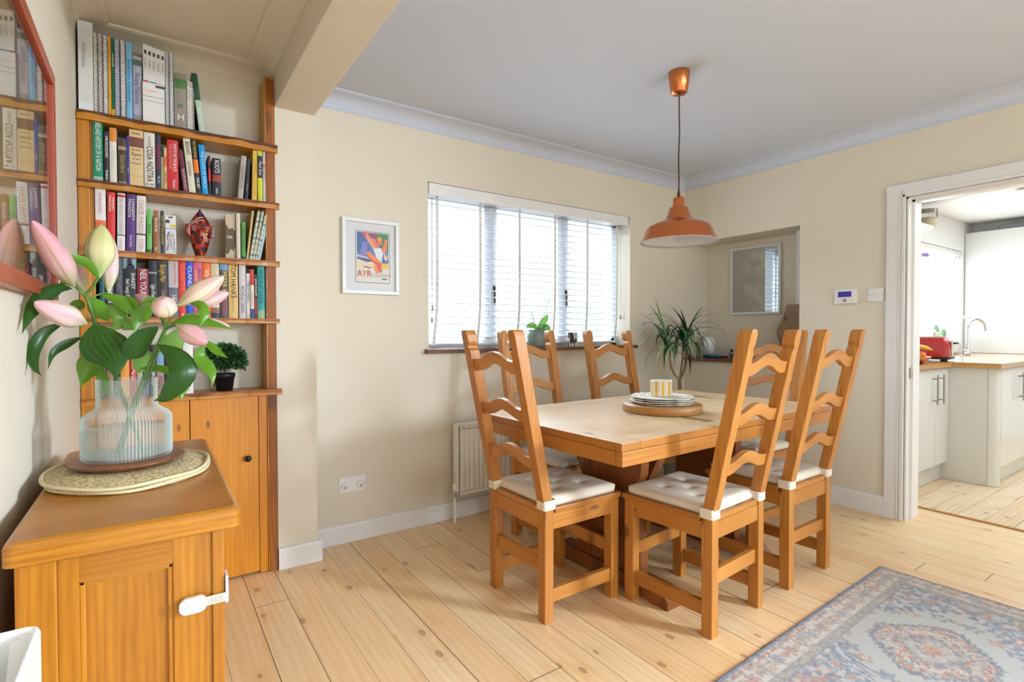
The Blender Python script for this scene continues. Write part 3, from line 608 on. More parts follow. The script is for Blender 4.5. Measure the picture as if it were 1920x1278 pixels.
# its front cover turned to the room
x0, x1 = U(423, 500, 'y', 2.75).x, U(444, 500, 'y', 2.725).x
c_ = MB().box((0, 0, 0), (x1 - x0 - .003, .006, hb_ - .006)).build('book', bookmat((196, 176, 150))); c_.location = (x0, 2.738, SH[2] + .0006)
tag(c_, 'thin brown photo book turned cover outward beside the green paperback', 'book', G2)
m = MB(); ww = x1 - x0 - .003; hh = hb_ - .006
m.prism([(0, .12), (.25, .1), (.5, .22), (.8, .18), (1, .3), (1, .62), (.7, .70), (.4, .66), (0, .78)], lambda a, b, d: (a * ww, -d, b * hh), 0, .0006); m.build('cover_photo', bookmat((92, 70, 44)), c_)
for zz in (.50, .46): MB().box((ww * .15, -.0011, hh * zz), (ww * .7, -.0006, hh * (zz + .012))).build('cover_line', ink(WH), c_)
book(453.5, 461, 416, 2, (90, 160, 60), 'narrow green paperback on the mask shelf near the post', [('THE BOTANIST', .55, .7, (30, 80, 40))], [(0, .08, (20, 60, 50))], group=G2)
book(462, 466, 393, 2, (206, 176, 110), 'thin straw coloured book leaning toward the post', tilt=6.5, group=G2)
for i, (a, tt) in enumerate(((467.5, 394), (473, 394), (478.5, 401))):
    o = book(a, a + 5.2, tt, 2, (196, 196, 178), ['folded map with looped top beside the straw coloured book', 'folded map between two other leaning maps', 'shorter folded map touching the pale blue one'][i], tilt=9.5 + i, name='folded_map', group='folded maps on the third shelf', rounded=False)
    hh = max(v.co.z for v in o.data.vertices); m = MB(); m.tube([(-.004, -.001, hh - .001), (-.004, -.001, hh + .004), (0, -.001, hh + .007), (.004, -.001, hh + .004), (.004, -.001, hh - .001)], .0012, 6); m.build('fold', bookmat((206, 214, 206)), o)
    m = MB()
    for j in range(8): m.box((-.005, -.0012, hh * (.08 + j * .115)), (.005, -.0006, hh * (.12 + j * .115)), 0, None, j % 3)
    m.build('map_print', [ink((110, 130, 120)), ink((190, 170, 120)), ink((150, 170, 150))], o)
book(484, 488.5, 406, 2, (164, 196, 214), 'pale blue leaflet leaning on the folded maps', tilt=11, group=G2)
# fourth shelf
book(186, 196, 505, 3, (20, 84, 90), 'teal book mostly hidden behind the lilies, fourth shelf', group=G3)
book(197, 213.5, 500, 3, (44, 36, 60), 'dark violet book half hidden behind the pale lily bud', [('FLASHMAN', .6, .6, WH)], group=G3)
book(215, 230, 482, 3, (58, 60, 66), 'dark grey book with pale outlined capitals, fourth shelf', [('AFTERGLOW HERO', .7, .52, (130, 136, 140)), ('DANIELLE', .24, .22, WH)], group=G3)
book(230.5, 256, 481, 3, (30, 26, 34), 'tall black book with a pale blue portrait on top', [('SHAKEY', .60, .26, WH, .22), ("Neil Young's Biography", .40, .62, WH, -.18)], [(.80, .998, (126, 160, 170))], group=G3)
o = [q for q in bpy.data.objects if q.get('label', '').startswith('tall black book with a pale blue')][0]
hh = max(v.co.z for v in o.data.vertices); m = MB()
m.prism([(.013 * math.cos(a) * .62, hh * .915 + .015 * math.sin(a)) for a in [2 * math.pi * k / 16 for k in range(16)]], lambda a, b, d: (a, -.0034 - d, b), 0, .0005)
m.prism([(-.013, hh * .80), (.017, hh * .80), (.015, hh * .86), (.004, hh * .885), (-.008, hh * .86)], lambda a, b, d: (a, -.0034 - d, b), 0, .0005); m.build('portrait', ink((34, 28, 36)), o)
book(257, 278, 503, 3, (140, 22, 46), 'short maroon book between two black ones, fourth shelf', [('NEIL YOUNG', .66, .62, WH)], group=G3)
book(278.5, 295, 488, 3, (28, 28, 38), 'black book with script lettering, fourth shelf', [('Light of her Day', .42, .45, WH), ('KING', .78, .1, WH, 0, 1)], group=G3)
book(295.8, 314.5, 486, 3, (56, 44, 38), 'dark brown book with thick gold letters, fourth shelf', [('Boogie Man', .76, .36, GO), ('CHARLES S MURRAY', .28, .4, (170, 150, 140))], group=G3)
book(315.5, 334, 487, 3, (104, 104, 118), 'two-tone grey book with orange-red print', [('A SENSE OF WONDER', .78, .4, (226, 90, 60), .15), ('HENRY', .26, .24, WH)], [(.52, .998, (190, 184, 186))], group=G3)
book(334.6, 348, 487, 3, (216, 56, 40), 'scarlet book beside the blue one, fourth shelf', [('CLOSING TIME', .7, .5, (250, 120, 90)), ('s', .06, .06, WH, 0, 1)], group=G3)
book(348.6, 361.5, 488, 3, (36, 76, 206), 'cobalt blue book with thick white capitals', [('CLANLAND', .62, .62, WH)], group=G3)
book(362, 379.3, 489, 3, (214, 90, 130), 'pink book on the fourth shelf', [('BILLY', .78, .32, (120, 20, 60), .18), ('WINDSOR', .66, .4, (250, 220, 120), -.22)], group=G3)
book(380, 394.8, 490, 3, (238, 108, 20), 'orange book beside the pink one, fourth shelf', [('Billy Connolly', .64, .6, (255, 220, 190))], [(.05, .12, (140, 70, 20))], group=G3)
book(395.5, 411, 492, 3, (214, 202, 178), 'cream book with yellow print and a small figure at its foot', [('Stephen', .8, .36, (230, 200, 90))], [(0, .10, (50, 50, 70)), (.10, .19, (150, 90, 60))], group=G3)
book(412, 427.5, 492, 3, (70, 72, 84), 'slate book with yellow capitals and blue top', [('PETER KAY', .58, .56, (240, 206, 40)), ('BESTSELLER', .18, .28, (220, 60, 60))], [(.86, .998, (110, 150, 190))], group=G3)
book(428.4, 446, 494, 3, (226, 184, 104), 'golden cream book with large navy capitals', [('TOM HANKS', .68, .56, (40, 36, 50), .0), ('the making of another', .26, .4, (160, 140, 100))], group=G3)
book(448, 460.5, 495, 3, (204, 196, 198), 'pale lilac grey book beside the golden one', [('MICHELLE OBAMA', .35, .5, (120, 112, 110))], group=G3)
book(461.5, 468.7, 512, 3, (226, 222, 214), 'short ivory paperback with blue title, fourth shelf', [('I MISS MY FRIEND', .6, .56, (60, 100, 160)), ('o', .07, .05, (200, 90, 50), 0, 1)], group=G3)
book(469.3, 476, 505, 3, (228, 216, 196), 'paperback with red top and blue foot', [('Auntie Poldi', .4, .4, (190, 150, 90))], [(.68, .998, (214, 50, 34)), (.0, .2, (50, 76, 150))], group=G3)
book(476.6, 482, 514, 3, (56, 24, 32), 'thin black and crimson paperback, fourth shelf', [('JOHN PHILLIPS', .7, .5, WH)], [(.1, .45, (150, 30, 40))], group=G3)
book(482.7, 496, 496, 3, (34, 150, 140), 'teal book near the post, fourth shelf', [('WE BEGIN AT THE END', .6, .66, (20, 90, 100))], [(.0, .16, (150, 180, 130))], group=G3)
book(497, 506, 505, 3, (26, 44, 84), 'navy paperback last before the post, fourth shelf', [('TRUE GRIT', .6, .5, (214, 206, 160)), ('O', .08, .05, (236, 214, 120), 0, 1)], group=G3)
# lowest shelf
book(184, 197, 683, 4, (84, 50, 44), 'dark brown book at the wall end of the lowest shelf', [('Charles', .2, .3, (190, 160, 150))], group=G4)
book(197.8, 210, 672, 4, (150, 120, 84), 'khaki brown book seen above the vase rim', group=G4)
book(211, 222, 655, 4, (60, 56, 60), 'dark grey book behind the big lily leaf', group=G4)
book(223, 240, 650, 4, (226, 150, 50), 'amber book seen through the lily stems', group=G4)
book(241, 253.5, 652, 4, (200, 30, 36), 'red book on the lowest shelf above the vase', [('Kate Marsal', .55, .6, WH)], group=G4)
book(254.5, 265, 645, 4, (216, 208, 190), 'cream book between red and grey-blue spines, lowest shelf', [('BOBBY GEORGE', .5, .6, (150, 140, 120))], group=G4)
book(266, 277, 648, 4, (90, 110, 140), 'grey-blue book behind the lily stem, lowest shelf', group=G4)
book(278, 291, 646, 4, (34, 34, 44), 'black book with white capitals, lowest shelf', [('GRINDROD', .5, .7, WH)], group=G4)
book(291.6, 305.5, 660, 4, (176, 140, 116), 'dusty pink and blue book beside the black one, lowest shelf', [('YOU', .3, .35, (40, 60, 100))], [(.6, .998, (120, 160, 190))], group=G4)
book(306.2, 318, 662, 4, (40, 40, 56), 'dark navy book behind the drooping lily leaf', group=G4)
book(319, 330, 664, 4, (90, 180, 176), 'turquoise book behind the drooping lily leaf', group=G4)
book(331, 340, 640, 4, (30, 34, 56), 'midnight blue book touching the tall white one', group=G4)
book(340.7, 360, 634, 4, (230, 226, 220), 'tall white book, last in the lowest row before the plant', [('by Christmas', .6, .35, (200, 160, 170)), ('ELA', .1, .1, (120, 120, 120))], group=G4)

# ------------------------------------------------------------------ carved mask on the third shelf
mk = empty('carved_mask', (U(375, 430, 'y', 2.76).x, 2.76, SH[2] + .001), 0, 'carved red and black wooden face mask with painted white lines', 'mask')
H = U(375, 392, 'y', 2.75).z - SH[2] - .002; Wm = .058
def mface(u_, v_):
    """u in -1..1 across, v 0..1 up -> half width and bulge of the face"""
    hwv = Wm * (.30 + 1.55 * v_ - 1.2 * v_ ** 2) * (1 - max(0, (v_ - .62) / .38) ** 1.7) * .92 if v_ > 0 else .3 * Wm
    x = u_ * max(.004, hwv); y = -.030 * (1 - u_ * u_) ** .6 * (.5 + math.sin(math.pi * min(1, v_ * 1.05)) * .6)
    if abs(u_) < .22 and .32 < v_ < .66: y -= .012 * (1 - abs(u_) / .22) * (1 - (v_ - .32) / .40)
    for sx_ in (-.45, .45):
        dd = ((u_ - sx_) / .26) ** 2 + ((v_ - .58) / .055) ** 2
        if dd < 1: y += .006 * (1 - dd)
    dm = (u_ / .42) ** 2 + ((v_ - .22) / .035) ** 2
    if dm < 1: y -= .006 * (1 - dm)
    return x, y, v_ * H
NU, NV = 24, 40; v = [mface(-1 + 2 * i / NU, j / NV) for j in range(NV + 1) for i in range(NU + 1)]
nv0 = len(v); v += [(x, .012, z) for x, y, z in v]
f = [(j * (NU + 1) + i, j * (NU + 1) + i + 1, (j + 1) * (NU + 1) + i + 1, (j + 1) * (NU + 1) + i) for j in range(NV) for i in range(NU)]
f += [(nv0 + a, nv0 + d_, nv0 + c_, nv0 + b) for a, b, c_, d_ in f]
for j in range(NV): a = j * (NU + 1); f.append((a, a + NU + 1, a + NU + 1 + nv0, a + nv0)); a += NU; f.append((a, a + nv0, a + NU + 1 + nv0, a + NU + 1))
nb = NB('mask_paint'); vv = nb.vec((1, 1, 1), 'Object'); n1 = nb.noise(vv, 45, 3)
mmat = nb.pbr(nb.ramp(n1, [(.40, lin(58, 16, 14)), (.5, lin(120, 30, 22)), (.62, lin(196, 74, 40))]), .3)
mm = MB(); mm.geo(v, f, (0, 0, 1), 0, True); mm.build('face', mmat, mk)
for sx_ in (-1, 1):
    MB().box((sx_ * .046 - .009, -.012, H * .42), (sx_ * .046 + .009, .012, H * .68), .006, (0, 0, 1)).build('ear', mmat, mk)
    x, y, z = mface(sx_ * .45, .58); MB().lathe([(.011, 0), (.011, .003), (.008, .0035), (.008, .001)], seg=20).ball((0, 0, .002), .006).build('eye', [plain('mask_eye_white', (150, 170, 200), .3)], mk, Matrix.Translation((x, y - .0035, z)) @ Matrix.Rotation(R(90), 4, 'X') @ Matrix.Rotation(R(180), 4, 'X') if False else Matrix.Translation((x, y - .0015, z)) @ Matrix.Rotation(R(90), 4, 'X'))
    MB().ball((x, y - .004, z), .0062, 12, 8, 0, (1, 1, 1)).build('pupil', plain('mask_red', (200, 50, 30), .3), mk)
def stripe(uv, r_, mat, nm='painted_line'):
    MB().tube([Vector(mface(a, b)) + Vector((0, -.0012, 0)) for a, b in uv], r_, 6).build(nm, mat, mk)
mw = plain('mask_white', (236, 232, 226), .4)
stripe([(-.9, .66), (-.5, .72), (0, .76), (.45, .77)], .0014, mw); stripe([(-.9, .70), (-.5, .77), (0, .82), (.5, .83)], .0014, mw)
stripe([(.15, .50), (.5, .42), (.85, .36)], .0014, mw); stripe([(.1, .46), (.5, .37), (.8, .31)], .0014, mw)
stripe([(-.42, .225), (-.2, .245), (0, .235), (.2, .245), (.42, .225)], .0022, plain('mask_red', (200, 50, 30), .3), 'lip'); stripe([(-.40, .205), (0, .19), (.40, .205)], .0022, plain('mask_red', (200, 50, 30), .3), 'lip')
stripe([(-.25, .90), (0, .93), (.25, .90), (0, .87), (-.25, .90)], .004, plain('mask_blue', (44, 60, 150), .4)); stripe([(.35, .12), (.55, .15), (.3, .17)], .005, plain('mask_blue', (44, 60, 150), .4)); stripe([(.45, .50), (.62, .46)], .005, plain('mask_yellow', (236, 190, 40), .4))

# ------------------------------------------------------------------ small pot plant on the lowest shelf
def leafcloud(name, n, c, rx, ry, rz, ls, mat, parent, seed=1, M4=None, drop=.35):
    rr = random.Random(seed); m = MB()
    for i in range(n):
        a = rr.uniform(0, 2 * math.pi); t = rr.uniform(-.5, 1); q = math.sqrt(max(0, 1 - t * t)); rad = rr.uniform(.62, 1.02)
        p = Vector((rx * q * math.cos(a) * rad, ry * q * math.sin(a) * rad, rz * t * rad)) + Vector(c)
        d = Vector((q * math.cos(a), q * math.sin(a), t)).normalized() + Vector((rr.gauss(0, .5), rr.gauss(0, .5), rr.gauss(0, .4))); d.normalize()
        s = d.orthogonal().normalized(); s.rotate(Quaternion(d, rr.uniform(0, 6.28))); l = ls * rr.uniform(.6, 1.3)
        m.geo([p, p + d * l * .5 + s * l * .32, p + d * l, p + d * l * .5 - s * l * .32], [(0, 1, 2, 3)], d, rr.choice((0, 0, 1)))
    return m.build(name, mat, parent, M4)
pp = U(421, 728, 'y', 2.775); pt = empty('potted_shrub', (pp.x, 2.775, SH[4] + .0006), 0, 'small bushy green plant in a black plastic pot on the lowest shelf', 'plant')
MB().lathe([(.0001, 0), (.034, 0), (.042, .062), (.045, .062), (.046, .080), (.042, .080), (.040, .066), (.0001, .066)], seg=32).build('pot', M['black'], pt)
leafcloud('foliage', 2300, (0, 0, .138), .092, .080, .074, .017, [plain('shrub_leaf_dark', (28, 68, 30), .5), plain('shrub_leaf', (66, 122, 60), .5)], pt, 3)
m = MB(); rr = random.Random(4)
for i in range(26):
    a = rr.uniform(0, 6.28); q = rr.uniform(0, .05); m.tube([(q * math.cos(a) * .5, q * math.sin(a) * .5, .066), (q * math.cos(a), q * math.sin(a), .15), (q * math.cos(a) * 1.4, q * math.sin(a) * 1.3, rr.uniform(.18, .215))], .0008, 4)
m.build('stem', plain('shrub_leaf_dark', (20, 52, 24), .5), pt)

# ------------------------------------------------------------------ oak cabinet
CX0, CX1, CY0, CY1, CZ = -.212, .143, 1.178, 2.01, .80
oc = empty('oak_cabinet', ((CX0 + CX1) / 2, (CY0 + CY1) / 2, 0), 0, 'golden oak cabinet with panelled end against the picture wall', 'cabinet')
IO = inv(oc); Rr = rrect(CX0, CY0, CX1, CY1, .018, 5)
m = MB(); v = []; prof = [(0, -.043), (-.0, -.012), (-.0035, -.004), (-.011, 0)]
cxm, cym = (CX0 + CX1) / 2, (CY0 + CY1) / 2
rings = []
for off, dz in [(-.006, -.043), (0, -.040), (0, -.011), (-.003, -.004), (-.010, 0)]:
    rings.append([(x + (off if x > cxm else -off), y + (off if y > cym else -off), CZ + dz) for x, y in Rr])
n = len(Rr); v = [p for rg in rings for p in rg]
f = [(i * n + k, i * n + (k + 1) % n, (i + 1) * n + (k + 1) % n, (i + 1) * n + k) for i in range(4) for k in range(n)] + [[k for k in range(n)][::-1]]
m.geo(v, f, (1, 0, 0), 0, False); v2 = rings[-1]
m.geo(v2, [list(range(n))], (1, 0, 0)); m.build('top', M['oak'], oc, IO)
# top boards shown as bands: end boards run across, the field runs along
bx = CX1 - .028; BX0 = CX0 + .012; by0, by1 = 1.215, CY1 - .03
m = MB()
m.box((BX0, by0 - .006, .02), (BX0 + .055, by0 + .04, CZ - .043), .002, (0, 0, 1)); m.box((bx - .022, by0 - .006, .02), (bx, by0 + .035, CZ - .043), .003, (0, 0, 1))
m.box((BX0 + .055, by0, .02), (BX0 + .085, by0 + .02, CZ - .043), .001, (0, 0, 1)); m.box((bx - .088, by0, .02), (bx - .022, by0 + .02, CZ - .043), .001, (0, 0, 1))
m.box((BX0 + .085, by0 + .0002, CZ - .10), (bx - .088, by0 + .02, CZ - .043), 0, (1, 0, 0)); m.box((BX0 + .085, by0 + .0002, .02), (bx - .088, by0 + .02, .1), 0, (1, 0, 0))
m.build('end_frame', M['oak'], oc, IO)
m = MB(); xx0, xx1, zz0, zz1 = BX0 + .084, bx - .087, .1, CZ - .1
for a, b, c, d_ in ((xx0, zz0, xx0 + .010, zz1), (xx1 - .010, zz0, xx1, zz1), (xx0, zz1 - .010, xx1, zz1), (xx0, zz0, xx1, zz0 + .010)): m.box((a, by0 + .003, b), (c, by0 + .014, d_), .003, (0, 0, 1) if c - a < .05 else (1, 0, 0))
m.build('panel_moulding', M['oak'], oc, IO)
MB().box((xx0, by0 + .010, zz0), (xx1, by0 + .018, zz1), 0, (0, 0, 1)).build('end_panel', M['oak'], oc, IO)
MB().box((BX0, by0 + .02, .02), (bx - .02, by1, CZ - .043), 0, (0, 0, 1)).build('carcass', M['oak'], oc, IO)
for ya, yb in ((by0 + .04, (by0 + by1) / 2 - .002), ((by0 + by1) / 2 + .002, by1 - .03)):
    dr = MB().box((bx - .02, ya, .06), (bx - .002, yb, CZ - .06), .002, (0, 0, 1)).build('door', M['oak'], oc, IO)
    MB().ball((bx + .012, yb - .03 if ya < 1.4 else ya + .03, .55), .013).build('knob', M['steel'], dr, IO)
# child lock stuck on its corner
cl = empty('cupboard_lock', (.05, by0 - .0065, .605), 0, 'white plastic child safety latch stuck round the cabinet corner', 'latch')
lx, lz = U(362, 1132, 'y', by0 - .008).x - .05, U(362, 1132, 'y', by0 - .008).z - .605
MB().prism(rrect(lx - .0235, lz - .0155, lx + .0235, lz + .0155, .013), lambda a, b, d: (a, -d, b), 0, .010).build('pad', M['white'], cl, Matrix.Identity(4))
m = MB(); sx1 = bx - .05 + .003
m.box((lx + .018, -.006, lz - .009), (sx1, -.002, lz + .009), .001)
for i in range(9): t_ = lx + .026 + i * (sx1 - lx - .03) / 9; m.box((t_, -.0072, lz - .008), (t_ + .0012, -.0058, lz + .008))
m.build('strap', plain('translucent_strap', (214, 206, 196), .3), cl)
MB().box((sx1 - .002, -.006, lz - .012), (sx1 + .003, .03, lz + .042), .0012).build('strap_end', M['white'], cl)

# white plastic tub in the near corner
tb = empty('plastic_tub', (-.178, .70, 0), 0, 'white plastic tub standing before the oak cabinet, cut by the photo corner', 'tub')
pc = U(80, 1167, 'y', .90); tz = pc.z; tx = pc.x + .178
m = MB(); out = rrect(-.062, -.22, tx, .20, .014, 5); n = len(out)
lv = [(0, .004), (0, tz - .006), (-.002, tz), (.004, tz + .001), (.007, tz - .004), (.009, tz - .03), (.022, .45)]
v = []
for off, zz in lv:
    for x, y in out: cxm_, cym_ = (-.062 + tx) / 2, -.01; v.append((x - math.copysign(off, x - cxm_), y - math.copysign(off, y - cym_), zz))
m.geo(v, [(i * n + k, i * n + (k + 1) % n, (i + 1) * n + (k + 1) % n, (i + 1) * n + k) for i in range(len(lv) - 1) for k in range(n)] + [[k for k in range(n)][::-1], [(len(lv) - 1) * n + k for k in range(n)]], (0, 0, 1), 0, False); m.build('body', M['white'], tb)
m = MB(); m.prism([(.192, tz - .012), (.192, .5), (.02, .5)], lambda a, b, d: (d, a, b), tx - .030, tx - .012)
m.box((tx - .050, .10, tz - .075), (tx - .026, .13, tz - .06), .001); m.box((tx - .055, .02, tz - .13), (tx - .026, .055, tz - .115), .001); m.build('inner_rib', M['white'], tb)

# ------------------------------------------------------------------ mats, board, vase, lilies
VX, VY = -.056, 1.655
for i, (dz, dx, rx, ry) in enumerate(((0, .004, .168, .212), (.0095, 0, .170, .214))):
    pm = empty('placemat', (VX + .006 + dx, VY - .035 - i * .004, CZ + .0008 + dz), 0, ['lower of two oval seagrass placemats under the vase', 'upper oval seagrass placemat with the acacia board on it'][i], 'placemat', 'seagrass placemats under the vase')
    rr = random.Random(i); m = MB()
    prof = [(.0001, 0), (.97, 0), (.985, .003), (.97, .0065), (.5, .0075), (.0001, .007)]
    m.lathe(prof, seg=64, sx=rx, sy=ry); m.build('weave', M['seagrass'], pm)
    pts = [(rx * math.cos(a) * (.985 + .008 * math.sin(7 * a)), ry * math.sin(a) * (.985 + .008 * math.sin(7 * a)), .0045 + .0018 * math.sin(5 * a + i) + .0012) for a in [2 * math.pi * k / 72 for k in range(73)]]
    MB().tube(pts, .0042, 8).build('rope_border', M['rope'], pm)
bz = CZ + .0008 + .0095 + .0078
bd = tag(MB().lathe([(.0001, 0), (.098, 0), (.122, .012), (.124, .015), (.120, .0165), (.0001, .0155)], seg=64).build('serving_board', M['acacia']), 'round dark acacia board between the placemats and the vase', 'board'); bd.location = (VX, VY - .01, bz + .0004); 
vz = bz + .0164
vs = empty('glass_vase', (VX, VY, vz), 0, 'ribbed clear glass vase with stepped shoulder holding lilies', 'vase')
Hv = 1.033 - vz
outp = [(.0001, 0), (.086, 0), (.092, .003), (.0945, .009), (.0945, .095), (.0935, .103), (.0885, .110), (.066, .126), (.0635, .132), (.0632, .14), (.0635, Hv)]
inp = [(.0605, Hv), (.0602, .14), (.0615, .130), (.084, .109), (.0905, .101), (.0915, .094), (.0915, .012), (.088, .008), (.0001, .007)]
MB().lathe(outp + inp, seg=160, rib=1, ribamp=.017, smooth=False).build('glass_body', M['vase'], vs)
MB().lathe([(.0001, .0085), (.0885, .0085), (.0893, .013), (.0893, .0765), (.0001, .0765)], seg=64).build('water', M['water'], vs)

def leafmat(name, a, b, vein):
    nb = NB(name); uv = nb.n('TexCoord').outputs['UV']; sp = nb.n('SeparateXYZ', Vector=uv)
    s_ = nb.math('FRACT', nb.math('MULTIPLY', sp.outputs['Y'], 1.0)); l_ = nb.math('PINGPONG', nb.math('MULTIPLY', sp.outputs['Y'], 7.0), .5)
    ln = nb.ramp(l_, [(0.0, 1.0), (.12, 0.0)]); n1 = nb.noise(nb.vec((1, 1, 1), 'Object'), 18, 3)
    c = nb.mix(n1, a, b); c = nb.mix(nb.math('MULTIPLY', ln, .5), c, vein)
    m_ = nb.pbr(c, .33, Specular__IOR__Level=.5); tr_ = nb.n('BsdfTranslucent'); nb.put(tr_.inputs[0], nb.mix(.4, c, (.30, .55, .05, 1))); mx_ = nb.n('MixShader', Fac=.28)
    nb.t.links.new(nb.p.outputs[0], mx_.inputs[1]); nb.t.links.new(tr_.outputs[0], mx_.inputs[2]); nb.t.links.new(mx_.outputs[0], nb.out.inputs[0]); return m_
LD = leafmat('lily_leaf_dark', lin(24, 62, 22), lin(38, 88, 28), lin(84, 134, 66)); LM = leafmat('lily_leaf_green', lin(76, 132, 26), lin(112, 164, 40), lin(140, 190, 96)); LL = leafmat('lily_leaf_light', lin(112, 164, 70), lin(140, 186, 92), lin(176, 208, 130))
STEM = plain('lily_stem', (96, 134, 60), .4)
def petal_mat(name, base, mid, tip):
    nb = NB(name); uv = nb.n('TexCoord').outputs['UV']; sp = nb.n('SeparateXYZ', Vector=uv)
    c = nb.ramp(sp.outputs['X'], [(0.0, base), (.12, base), (.40, mid), (1.0, tip)])
    st = nb.noise(nb.vec((2, 14, 1)), 1, 2); c = nb.mix(nb.math('MULTIPLY', st, .35), c, lin(246, 240, 222))
    sl = nb.math('ABSOLUTE', nb.math('SUBTRACT', nb.math('FRACT', sp.outputs['Y']), .5)); c = nb.mix(nb.ramp(sl, [(.0, .75), (.035, .55), (.06, 0.0)]), c, lin(176, 158, 96)); c = nb.mix(nb.ramp(sl, [(.34, 0.0), (.5, .45)]), c, lin(196, 120, 140) if mid[2] > .3 else lin(150, 170, 80))
    m_ = nb.pbr(c, .42); return m_
PK = petal_mat('lily_bud_pink', lin(186, 200, 130), lin(226, 176, 184), lin(208, 118, 142)); PP = petal_mat('lily_bud_pale', lin(190, 204, 140), lin(232, 196, 196), lin(228, 164, 176)); PG = petal_mat('lily_bud_green', lin(168, 188, 110), lin(214, 208, 146), lin(196, 190, 110)); PE = petal_mat('lily_bud_cream', lin(206, 206, 140), lin(232, 208, 178), lin(226, 176, 172))
def uvgeo(m, verts, faces, uvs, mi=0, smooth=True):
    off = len(m.v); m.v += [tuple(q) for q in verts]
    for f_ in faces:
        m.f.append([i + off for i in f_]); m.mi.append(mi); m.sm.append(smooth)
        for i in f_: m.uv.append(uvs[i])
def smoothpath(P, n):
    P = [Vector(p) for p in P]
    if len(P) == 2: return [P[0].lerp(P[1], i / (n - 1)) for i in range(n)]
    Q = [2 * P[0] - P[1]] + P + [2 * P[-1] - P[-2]]; out = []; segs = len(P) - 1
    for i in range(n):
        t = i / (n - 1) * segs; k = min(int(t), segs - 1); t -= k; p0, p1, p2, p3 = Q[k:k + 4]
        out.append(.5 * ((2 * p1) + (-p0 + p2) * t + (2 * p0 - 5 * p1 + 4 * p2 - p3) * t * t + (-p0 + 3 * p1 - 3 * p2 + p3) * t ** 3))
    return out
D0 = (Vector((VX, VY, 0)).dot(fw))
def leaf(path, width, mat, parent, d0=0.0, d1=None, face=.0, peak=.42, cup=.25, nm='leaf'):
    """path in photo pixels; d0..d1 distance offset from the vase; face 0: broadside to the viewer, 1: seen edge on"""
    d1 = d0 if d1 is None else d1; k = len(path)
    P = smoothpath([UD(x, y, D0 + d0 + (d1 - d0) * i / (k - 1)) for i, (x, y) in enumerate(path)], 18); n = len(P); A = 7
    wm = width / F_PX * (D0 + (d0 + d1) / 2); v = []; uv = []
    for i, p in enumerate(P):
        t = i / (n - 1); tan = (P[min(i + 1, n - 1)] - P[max(i - 1, 0)]).normalized(); view = (p - Vector((0, 0, CAMH))).normalized()
        side = tan.cross(view).normalized(); nrm = side.cross(tan).normalized(); sd = (side * math.cos(face * 1.2) + nrm * math.sin(face * 1.2)).normalized(); nr = sd.cross(tan)
        s = t / peak if t < peak else (1 - t) / (1 - peak); w = wm / 2 * (math.sin(math.pi / 2 * min(1, max(0, s))) ** (.8 if t < peak else 1.45)) + .0004
        for j in range(A): u = j / (A - 1) * 2 - 1; v.append(p + sd * u * w + nr * (abs(u) ** 1.5) * w * cup); uv.append((t, (u + 1) / 2))
    f = [(i * A + j, i * A + j + 1, (i + 1) * A + j + 1, (i + 1) * A + j) for i in range(n - 1) for j in range(A - 1)]
    m = MB(); uvgeo(m, v, f, uv); return m.build(nm, mat, parent, inv(parent))
def bud(b, t, width, mat, parent, d0=0.0, d1=0.0, peak=.45, bend=0.0):
    B, T = UD(*b, D0 + d0), UD(*t, D0 + d1); L = (T - B).length; ax = (T - B).normalized(); s = ax.orthogonal().normalized(); q = ax.cross(s)
    r0 = width / 2 / F_PX * (D0 + (d0 + d1) / 2); n = 22; A = 24; v = []; uv = []
    for i in range(n):
        t_ = i / (n - 1); pr = (math.sin(math.pi / 2 * t_ / peak) ** 1.15 if t_ < peak else math.cos(math.pi / 2 * (t_ - peak) / (1 - peak)) ** .6) if 0 < t_ < 1 else 0
        r = r0 * max(.05, .1 * (1 - t_) + pr); c = B + ax * L * t_ + q * bend * math.sin(math.pi * t_)
        for k in range(A):
            a = 2 * math.pi * k / A; g = 1 - .085 * (abs(math.cos(1.5 * a)) < .22) + .04 * math.cos(6 * a); v.append(c + (s * math.cos(a) + q * math.sin(a)) * r * g); uv.append((t_, k / A * 3))
    f = [(i * A + k, i * A + (k + 1) % A, (i + 1) * A + (k + 1) % A, (i + 1) * A + k) for i in range(n - 1) for k in range(A)]
    m = MB(); uvgeo(m, v, f, uv); return m.build('bud', mat, parent, inv(parent))
def stem(path, r_, parent, ds):
    P = smoothpath([UD(x, y, D0 + d) for (x, y), d in zip(path, ds)], 16); MB().tube(P, r_, 8).build('stem', STEM, parent, inv(parent))
la = empty('lily_stem', (VX + .02, VY, vz + .012), 0, 'lily stem on the picture side of the vase, tall pink and pale green buds', 'lily', 'lilies in the ribbed vase')
lb = empty('lily_stem', (VX - .02, VY, vz + .012), 0, 'lily stem reaching toward the potted shrub, buds spread sideways', 'lily', 'lilies in the ribbed vase')
stem([(274, 858), (240, 770), (212, 690), (188, 630), (168, 572), (159, 551)], .0042, la, [-.02, 0, 0, 0, -.02, -.02])
stem([(160, 555), (150, 545), (134, 528)], .0033, la, [-.02, -.03, -.03]); stem([(159, 553), (172, 540), (185, 519)], .0033, la, [-.02, -.02, -.02]); stem([(163, 560), (185, 552), (203, 548)], .0022, la, [-.02, 0, .01]); stem([(180, 605), (170, 600), (158, 600)], .0028, la, [0, -.02, -.04])
stem([(216, 862), (243, 775), (268, 712), (290, 660), (310, 617)], .0042, lb, [.02, 0, 0, .01, .0]); stem([(222, 860), (250, 775), (276, 712), (296, 660), (311, 617)], .003, lb, [.03, .015, .01, .01, .01])
